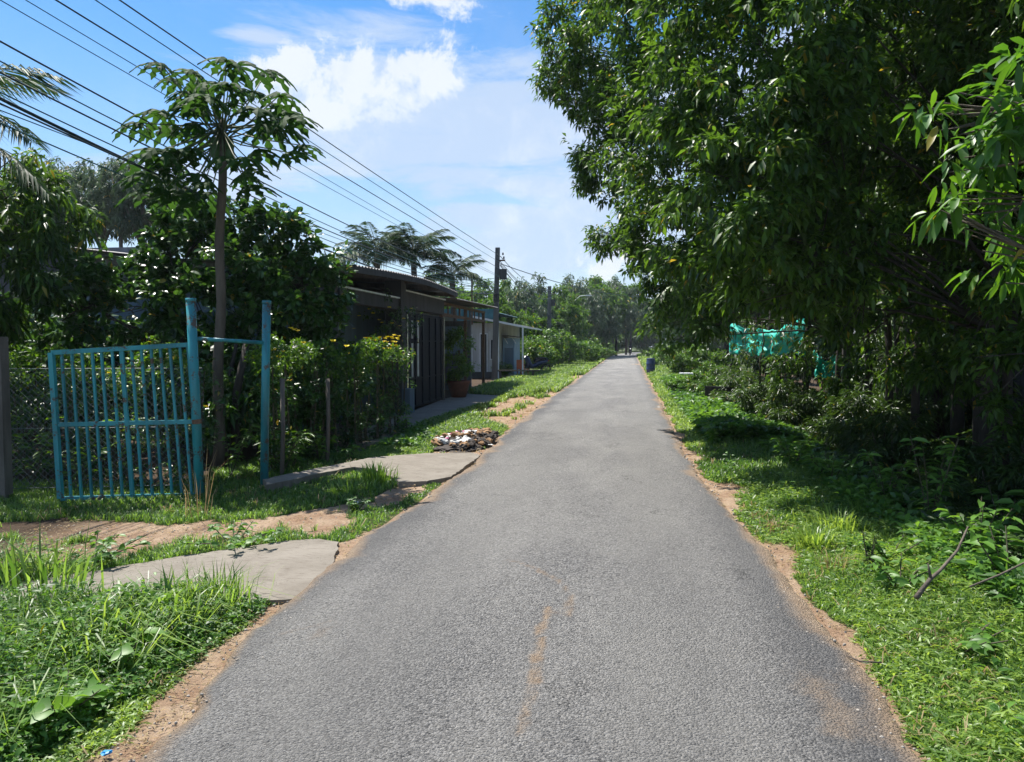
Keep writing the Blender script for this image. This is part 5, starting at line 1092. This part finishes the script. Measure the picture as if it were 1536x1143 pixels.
for (px, py) in ((441, 495), (446, 497), (436, 493), (411, 525), (424, 528), (418, 536), (455, 515), (520, 520), (500, 512)): fl2.append((px, py, 10.3))
A1 = gx(405, 712, -.15, .25); A2 = gx(470, 695, -.45, .3); A3 = (-4.5, 12.0); A4 = (-4.35, 13.3); A5 = (-4.2, 14.4)
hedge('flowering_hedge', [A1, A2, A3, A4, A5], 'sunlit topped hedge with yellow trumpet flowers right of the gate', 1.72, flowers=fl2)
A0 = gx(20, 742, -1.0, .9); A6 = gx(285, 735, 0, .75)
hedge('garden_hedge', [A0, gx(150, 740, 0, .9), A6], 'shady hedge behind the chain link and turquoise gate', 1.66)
# flowering vine on the carport pillar
r = empty('flowering_vine', (-5.3, 17.8, 0), 'thin vine with pale yellow flowers climbing the carport pillar', 'vine'); b = Vector((-5.3, 17.8, 0))
cl = [(tuple(At(px, py, 17.4) - b), .26) for px, py in ((585, 480), (600, 470), (570, 500), (610, 490), (560, 470), (595, 500), (580, 455), (620, 475))]
V = foliage(cl, dens=36, L=.07, Wd=.035, per=5, detail=4, droop=.3, down=.2, spread=.12); link('foliage', fastmesh('vine_foliage', *V), M['leaf_jack'], r)
MB().tube([(0, 0, 0), (.1, -.2, 1), (0, -.1, 2), tuple(At(590, 480, 17.4) - b)], .015, 6).build('stem', M['twig'], r)
for px, py in ((554, 464), (569, 480), (572, 484), (588, 485), (606, 478), (617, 463), (560, 470), (539, 474), (531, 493), (627, 482), (600, 489), (584, 461)):
    Vv, Ff, Tt = leaves(np.tile([0, 0, 0.], (5, 1)), np.array([[math.cos(a), math.sin(a), .3] for a in np.arange(5) * 1.257]), .05, .045, np.full(5, .5), 4, .1)
    link('flower', fastmesh('flower', Vv, Ff), M['yellow'], r, At(px, py, 17.1) - b)
# plants in the garden shade and trunks behind the gate
for lab, (px, py, hh, L, Wd, st) in zip(('bushy plant in garden shade behind the gate bars', 'leafy plant behind the left fence post', 'leafy plant low between the two gate posts', 'dark strap leaved plant right of the second gate post', 'young plant by the hedge foot right of the gate', 'leafy plant at the bottom of the chain link fence'), ((195, 726, 1.0, .16, .05, 7), (48, 730, .9, .18, .05, 7), (345, 715, .7, .14, .05, 6), (425, 706, .6, .25, .03, 6), (478, 690, .5, .2, .05, 5), (120, 735, .6, .14, .04, 6))):
    herb(px, py, hh, 12, L, Wd, lab, 'leaf_hedge', cat='plant', name='garden_plant', stems=st, sp=.3)
for lab, (px, py, s) in zip(('slim leaning trunk behind the gate opening', 'second slim trunk just left of the far gate post'), ((352, 690, .08), (338, 680, .05))):
    g = G(px, py); tag(MB().tube([(0, 0, -.2), (.05, 0, 1), (.16, .1, 1.7)], [s, s * .8, s * .6], 8).build('bare_tree', M['bark'], loc=(g.x, g.y, 0), smooth=True), lab, 'tree')
cJ, clJ = crown_variant(8, 12, 1.0, .8, dens=30, L=.18, Wd=.09, per=7, detail=2, droop=.3, down=.1, spread=.15, shell=.3); cJ.materials.append(M['leaf_jack'])
for k, (x, y, hh, R) in enumerate(((-9, 11.3, 2.4, 1.4), (-7.4, 12.2, 2.4, 1.3), (-6.6, 13.8, 2.4, 1.2), (-8.6, 14.3, 2.8, 1.6), (-11, 12.5, 3.0, 1.8), (-6.3, 11.8, 2.0, .9), (-10.2, 9.9, 2.2, 1.1), (-6.4, 16, 2.3, 1.0), (-5.6, 11.2, 1.9, .7), (-5.3, 12.4, 2.0, .7), (-6.0, 10.4, 1.5, .6))):
    shrub(cJ, x, y, hh, R, 'dark shaded bush in the garden behind the hedge', 'garden bushes behind the hedge', 'garden_bush')

# papaya
g = G(327, 697); pb = Vector((g.x, g.y, 0)); zc = At(331, 205, 10.6).z
pap = empty('papaya_tree', pb, 'tall slender papaya tree with umbrella of lobed leaves behind the gate', 'tree')
topx = At(333, 200, g.y * .99 + .6) ; topc = Vector((At(333, 200, 11.2).x - pb.x, .0, zc + .05))
topc = on(333, 205, pb, pb + Vector((1, .15, 0))) - pb
MB().tube([(0, 0, -.2)] + [topc * (k_ / 16) + Vector((.02 * math.sin(k_), 0, 0)) for k_ in range(1, 16)] + [topc * .97, topc + Vector((0, 0, .25))], [.085] + [.075 - .0014 * k_ + .004 * (k_ % 2) for k_ in range(1, 16)] + [.06, .03], 12).build('trunk', M['bark_pale'], pap, smooth=True)
def papaya_leaf(seed, L=.62):
    rs = random.Random(seed); V = []; F = []
    lobes = 8
    for i in range(lobes):
        a = (i - (lobes - 1) / 2) * .72; ln = L * (1 - .12 * abs(i - (lobes - 1) / 2)) * rs.uniform(.85, 1.1)
        d = Vector((math.cos(a), math.sin(a), 0)); s = Vector((-math.sin(a), math.cos(a), 0)); prof = [(0, .012), (.3, .06), (.45, .035), (.55, .13), (.66, .05), (.78, .10), (.88, .035), (1, .004)]
        o = len(V)
        for t, w in prof:
            dz = -.7 * ln * t * t - .02 * rs.random(); c = d * ln * t + Vector((0, 0, dz)); j = rs.uniform(.8, 1.25); V += [c - s * w * L * 1.35 * j + Vector((0, 0, -.02)), c + Vector((0, 0, .012)), c + s * w * L * 1.35 * rs.uniform(.8, 1.25) + Vector((0, 0, -.02))]
        for k in range(len(prof) - 1):
            q = o + 3 * k; F += [(q, q + 1, q + 4, q + 3), (q + 1, q + 2, q + 5, q + 4)]
    mb = MB().add(V, F); me = mb.mesh('leaf_blade'); at_ = me.attributes.new('tint', 'FLOAT', 'POINT'); at_.data.foreach_set('value', [rs.uniform(.2, .8)] * len(V)); me.materials.append(M['leaf_papaya']); return me
pl = [papaya_leaf(s) for s in range(7)]
tips = [(262, 118), (250, 100), (290, 115), (330, 100), (365, 105), (400, 112), (385, 125), (430, 150), (300, 140), (270, 135), (232, 165), (215, 180), (260, 190), (445, 185), (420, 175), (450, 222), (425, 235), (400, 225), (215, 225), (235, 245), (270, 250), (295, 270), (240, 215), (310, 135), (350, 140), (380, 160), (375, 245), (410, 140), (285, 215), (250, 262), (355, 255), (320, 120), (275, 160), (405, 190), (215, 270), (235, 280), (255, 290), (225, 262), (280, 285), (300, 262), (305, 290), (365, 270), (245, 240)]
tips += [(331 + rr_.uniform(.25, 1) * 118 * math.cos(a_), 195 - 92 * math.sin(a_) * rr_.uniform(.5, 1)) for rr_ in [random.Random(12)] for a_ in [k_ * .37 for k_ in range(16)]]
for i, (px, py) in enumerate(tips):
    dep = pb.y * .99 + .5 + rng.uniform(-.75, .75); tipp = At(px + rng.uniform(-14, 14), py + rng.uniform(-12, 12), dep) - pb; base = topc + Vector((0, 0, rng.uniform(-.1, .2))); d = tipp - base
    o = bpy.data.objects.new('leaf', pl[i % 7]); C.objects.link(o); o.parent = pap; o.location = tipp; az = math.atan2(d.y, d.x); s = rng.uniform(.42, .85)
    o.rotation_euler = (rng.uniform(-.3, .3), -.15 + rng.uniform(-.2, .35), az); o.scale = (s, s, s)
    mid_ = base.lerp(tipp, .5) + Vector((0, 0, -.03)); pe = MB().tube([base, mid_, tipp], [.013, .010, .007], 5).build('petiole', M['petiole'], pap, smooth=True)
for k in range(9):
    a = k * 2.1; MB().lathe([(.005, -.2), (.05, -.15), (.065, -.08), (.05, .0), (.01, .03)], 10, topc + Vector((.11 * math.cos(a), .11 * math.sin(a), -.05 - .05 * (k % 4)))).build('fruit', M['fruit'], pap, smooth=True)

# palms
def frond(seed, L, n=44, leaf=.5, droop=.9, w=.022, up=.5):
    """rachis leaves the crown at elevation `up`, and droops; along +X"""
    rs = np.random.RandomState(seed); P = []; Dd = []; Ls = []; rac = []
    for i in range(n + 1):
        t = i / n; x = L * t * (1 - .12 * t); z = L * (up * t - droop * t * t * .6); rac.append(Vector((x, 0, z)))
        if t < .12: continue
        ll = leaf * (math.sin(math.pi * min(1, .12 + t * .86)) ** .55 + .12)
        for s in (-1, 1):
            P.append((x, 0, z)); Dd.append((.55 + .35 * t + rs.normal() * .06, s * .85, .12 - .25 * t + rs.normal() * .08)); Ls.append(ll * rs.uniform(.85, 1.08))
    k = len(P); V = leaves(np.array(P), np.array(Dd), np.array(Ls), w, rs.uniform(.1, .9, k), 4, .55, .2)
    me = fastmesh('frond_leaflets', *V); me.materials.append(M['leaf_palm'])
    rm = MB().tube(rac, [.02 * (1 - .8 * i / n) + .003 for i in range(n + 1)], 5).mesh('rachis', True); rm.materials.append(M['petiole']); return me, rm
def palm(name, pos, hgt, specs, fr, label, group=None, tr=.13, scale=1.0):
    r = empty(name, pos, label, 'palm tree', group); MB().tube([(0, 0, -.3), (.1, 0, hgt * .5), (0, 0, hgt)], [tr * 1.3, tr, tr * .9], 10).build('trunk', M['bark_pale'], r, smooth=True)
    for i, (az, tilt, s) in enumerate(specs):
        lm, rm = fr[i % len(fr)]
        a = bpy.data.objects.new('frond', lm); C.objects.link(a); a.parent = r; a.location = (0, 0, hgt); a.rotation_euler = (0, -tilt, az); a.scale = (s * scale,) * 3
        b = bpy.data.objects.new('rachis', rm); C.objects.link(b); b.parent = a
    return r
cf_ = [frond(s, 2.6, 60, .62, .75, .034, .35) for s in (1, 2)]
P = At(-175, 170, 9.6); pass
palm('coconut_palm', (P.x, P.y, 0), P.z, [(0.10, .28, 1.0), (-.1, -.10, 1.0), (.3, -.35, .9), (1.2, .5, 1), (2.3, .3, 1), (3.3, .4, 1), (4.2, .3, 1), (5.2, .4, .8), (2.8, -.3, 1), (1.8, -.2, 1)], cf_, 'coconut palm whose fronds reach in at the upper left edge')
P = AtY(20, 400, 12.6); palm('young_palm', (P.x - .3, P.y, 0), 2.2, [(.15, .55, 1.0), (-.5, .3, .9), (1.3, .7, .9), (2.6, .6, .8), (3.6, .3, .9), (5.2, .5, .8)], [frond(7, 1.9, 40, .45, .8, .02, .5)], 'young palm with browning frond below the mango tree', scale=.9)
pf_ = [frond(s, 2.2, 42, .6, .95, .055, .65) for s in (3, 4, 5)]
for lab, (px, py, Y, sc, nf) in zip(('tall feathery palm behind the carport roof, left of three', 'tall feathery palm behind the carport roof, middle of three', 'smaller palm behind the roofs nearest the utility pole'), ((565, 385, 30, 1.0, 24), (620, 385, 31, 1.0, 24), (678, 415, 31, .8, 18))):
    P = AtY(px, py, Y); sp = [(i * 2.4 + .2, .45 * math.cos(i * 1.7) + .15, 1.0 + .1 * math.sin(i)) for i in range(nf)]; palm('feather_palm', (P.x, P.y, 0), P.z, sp, pf_, lab, scale=sc * .9)

# background trees
cE, clE = crown_variant(11, 14, 2.6, 1.1, dens=7, L=.32, Wd=.085, per=8, detail=2, droop=.5, down=.4, spread=.3, shell=.3); cE.materials.append(M['leaf_euc'])
cF, clF = crown_variant(12, 14, 2.6, .9, dens=7, L=.36, Wd=.17, per=8, detail=2, droop=.3, down=.1, spread=.3, shell=.3); cF.materials.append(M['leaf_far'])
cG, clG = crown_variant(13, 14, 2.6, .9, dens=7, L=.34, Wd=.13, per=8, detail=2, droop=.5, down=.3, spread=.3, shell=.3); cG.materials.append(M['leaf_far'])
for px, top, Y, R in ((70, 262, 34, 2.2), (110, 258, 36, 2.0), (150, 262, 35, 1.9), (178, 238, 34, 1.5), (212, 262, 34, 2.0), (250, 268, 35, 1.8), (20, 250, 36, 2.4), (285, 285, 37, 1.9), (-60, 240, 35, 2.6)):
    P = AtY(px, top, Y); std_tree('eucalyptus_tree', cE, clE, (P.x, P.y, 0), P.z, R, 2.6, None, M['bark_pale'], 'grey green eucalyptus tree on the skyline behind the left house', 'tree', 'eucalyptus trees behind the left house')
for k, (px, top, Y, R) in enumerate(((350, 350, 30, 2.0), (430, 372, 32, 2.0), (480, 400, 33, 1.6), (640, 430, 40, 2.0), (700, 428, 46, 2.2))):
    P = AtY(px, top, Y); std_tree('yard_tree', (cF, cG)[k % 2], clF, (P.x, P.y, 0), P.z, R, 2.6, None, M['bark'], 'leafy tree behind the left houses', 'tree', 'trees behind the left houses')
far = [(735, 432, 66, 3), (765, 432, 70, 3), (790, 428, 64, 2.8), (812, 438, 70, 3), (840, 432, 76, 3), (868, 425, 90, 3.6), (885, 415, 96, 3.6), (905, 418, 104, 4), (925, 422, 110, 4), (940, 412, 118, 3.4), (850, 450, 84, 3), (895, 445, 100, 3.5), (800, 455, 60, 2.4), (760, 455, 56, 2.3), (910, 450, 108, 3.4), (700, 440, 75, 3.5)]
for k, (px, top, Y, R) in enumerate(far):
    P = AtY(px, top, Y); x = min(P.x, -6.3 - R * .4) if Y < 100 else P.x; std_tree('roadside_tree', (cF, cG, cE)[k % 3], clF, (P.x, P.y, 0), P.z, R, 2.6, None, M['bark'], 'leafy tree in the wood left of the far lane', 'tree', 'trees of the wood left of the far lane', .16)
for k in range(24):
    shrub(cV, -30 + k * 2.9, 163 + 6 * math.sin(k * 2.2) + 8 * (abs(k - 12.5) < 3), 6.5, 4.0, 'tall bush of the thicket below the distant wood', 'bushes below the distant wood')
for k in range(26):
    x = -34 + k * 2.9; Y = 172 + 14 * math.sin(k * 1.9); std_tree('distant_tree', (cF, cG)[k % 2], clF, (x, Y, 0), 11.5 + 3 * math.sin(k * 2.3), 4.6, 2.6, None, M['bark'], 'tree of the distant wood that closes the end of the lane', 'tree', 'trees of the wood closing the lane', .2)
for k in range(14):
    x = -16 - 5 * (k % 3); Y = 90 + 6 * k; std_tree('distant_tree', (cG, cF)[k % 2], clF, (x, Y, 0), 9 + 1.5 * math.sin(k), 4, 2.6, None, M['bark'], 'tree standing back in the wood beyond the left poles', 'tree', 'trees beyond the left poles', .2)
for k, (x, Y, hh, R) in enumerate(((5.6, 42, 7.5, 2.6), (6.2, 50, 8, 3), (5.6, 60, 8, 3), (6.4, 72, 8.5, 3.2), (6.4, 84, 9, 3.4), (6.6, 98, 9, 3.4), (7.5, 112, 10, 3.6), (10, 126, 10, 4), (12.5, 140, 10, 4), (11, 46, 9, 3.2), (11, 60, 9, 3.6), (12, 80, 10, 4), (14, 104, 10, 4), (18, 130, 11, 4.4), (19, 40, 10, 4), (20, 60, 10, 4.6), (24, 28, 10, 4), (26, 45, 11, 5), (-3.9, 112, 6.5, 2.4), (-3.3, 128, 7.5, 2.8), (-2.5, 140, 8, 3.0), (0, 160, 9, 3.2), (22, 14, 10, 3.8), (20, 6, 10, 3.6), (28, 20, 11, 4.5))):
    std_tree('verge_tree', (cF, cG)[k % 2], clF, (x, Y, 0), hh, R, 2.6, None, M['bark'], 'leafy tree along the right side far down the lane' if x > 0 else 'leafy tree arching over the far left edge of the lane', 'tree', 'trees far down the right side' if x > 0 else 'trees over the far left edge', .15)
for k in range(16):
    a_ = k * .11 + .12; x, Y = 34 * math.sin(a_) + 6, 34 * math.cos(a_) + 2
    std_tree('woodland_tree', (cA, cB)[k % 2], clA, (x, Y, -.3), 9, 3.6, 2.6, None, M['bark'], 'shaded tree at the back of the plantation on the right', 'tree', 'trees at the back of the plantation', .15)
    shrub(cU, x - 3, Y - 2.5, 3.6, 2.9, 'tall undergrowth closing the back of the plantation on the right', 'undergrowth at the back of the plantation', 'undergrowth_shrub')
# bushes along the left verge
for lab, (px, Y, hh, R) in zip(('bright green bush on the left verge right of the first pole', 'large vine covered bush below the second pole', 'tall rounded vine mound left of the second pole', 'leafy bush with pale arching stems right of the second pole', 'bush at the right end of the left verge thicket', 'small bright bush at the far left road edge', 'bush behind the parked motorcycle', 'low bush at the foot of the first pole', 'dark bush closing the left thicket', 'tall bush under the curved street lamp'),
        ((790, 47, 2.4, 1.7), (822, 54, 3.0, 2.0), (812, 60, 4.0, 2.0), (850, 60, 2.9, 2.2), (876, 66, 2.2, 1.8), (905, 84, 1.6, 1.6), (808, 50, 2.2, 1.6), (757, 38, .9, .7), (868, 75, 3.4, 2.4), (880, 90, 3.2, 2.4))):
    P = AtY(px, 560, Y); shrub(cV, P.x, P.y, hh, R, lab)
for k in range(14):
    shrub(cV, -4.2 - 1.1 * (k % 4), 104 + k * 4.2, 2.8, 2.4, 'bush crowding the far left edge of the lane', 'bushes at the far left lane edge')
for k in range(16):
    P = AtY(770 + k * 9, 500, 74 + k * 4.5); shrub(cV, P.x - 1.8, P.y, 3.0, 2.6, 'bush in the hedge line below the far left wood', 'bushes below the far left wood')
for k in range(10):
    shrub(cV, 4.0 + .8 * (k % 3) , 42 + k * 7.5, 2.2, 1.8, 'bush on the far right verge beneath the trees', 'bushes on the far right verge')
# shrubs beside the ditch seen against the dark house
for lab, (px, py, hh) in zip(('small sunlit weed at the ditch end by the crossing', 'dark fern like plant below the hedge'), ((525, 690, .25), (440, 700, .5))):
    herb(px, py, hh, 14, .12, .04, lab, 'weed', cat='weed', stems=5, sp=.15)

# ------------------------------------------------------------------ humid air
hz = MB().box((-260, -14, -1.8), (260, 425, 19)).build('haze', None)
hm = bpy.data.materials.new('air'); hm.use_nodes = True; ht = hm.node_tree; ht.nodes.clear()
pv = ht.nodes.new('ShaderNodeVolumePrincipled'); pv.inputs['Density'].default_value = 0.0003; pv.inputs['Color'].default_value = (0.80, 0.90, 1.0, 1); pv.inputs['Anisotropy'].default_value = 0.3
ho = ht.nodes.new('ShaderNodeOutputMaterial'); ht.links.new(pv.outputs[0], ho.inputs['Volume']); hz.data.materials.append(hm)
tag(hz, 'thin humid haze filling the air over the lane', kind='stuff')

# ------------------------------------------------------------------ labels that tell look-alikes apart by their order in the picture
ORD = ['first', 'second', 'third', 'fourth', 'fifth', 'sixth', 'seventh', 'eighth', 'ninth', 'tenth', 'eleventh', 'twelfth', 'thirteenth', 'fourteenth', 'fifteenth', 'sixteenth', 'seventeenth', 'eighteenth', 'nineteenth', 'twentieth', 'twenty first', 'twenty second', 'twenty third', 'twenty fourth', 'twenty fifth', 'twenty sixth']
def pxof(o):
    v = Vector(o.location) - Vector((0, 0, H)); return CX + FPX * v.dot(_r) / max(.1, v.dot(_f))
def order(group, text, key=pxof):
    L = sorted([o for o in scene.objects if o.get('group') == group and o.get('category')], key=key)
    for i, o in enumerate(L):
        if i < len(ORD): o['label'] = text % ORD[i]
order('eucalyptus trees behind the left house', '%s from the left of the grey green eucalyptus trees behind the house')
order('slender stems among the right trees', '%s from the left of the slender bare stems under the right trees')
order('trees of the wood left of the far lane', '%s from the left of the leafy trees in the wood beyond the poles')
order('trees behind the left houses', '%s from the left of the leafy trees behind the low houses')
order('undergrowth shrubs beneath the right trees', '%s from the left of the dark narrow leaved shrubs beneath the right trees')
order('garden bushes behind the hedge', '%s from the left of the dark shaded bushes behind the garden hedge')
order('rubber trees in the shaded rows behind', '%s from the left of the shaded rubber trees in the rear rows')
order('trees over the far left edge', '%s nearest leafy tree arching over the far left edge of the lane', lambda o: o.location.y)
order('cables between first and second pole', '%s from the top of the cables between first and second pole', lambda o: -max(v[2] for v in o.bound_box))
order('sagging cable bundle', '%s from the top of the sagging telephone cable bundle behind the papaya', lambda o: -max(v[2] for v in o.bound_box))
order('trees far down the right side', '%s nearest of the leafy trees far down the right side of the lane', lambda o: o.location.y)
order('small weeds dotted over the right verge', '%s nearest of the small broad leaved weeds dotted over the right verge', lambda o: o.location.y)
order('fine teal pair', '%s of the two thin teal cables crossing the upper left sky', lambda o: -max(v[2] for v in o.bound_box))
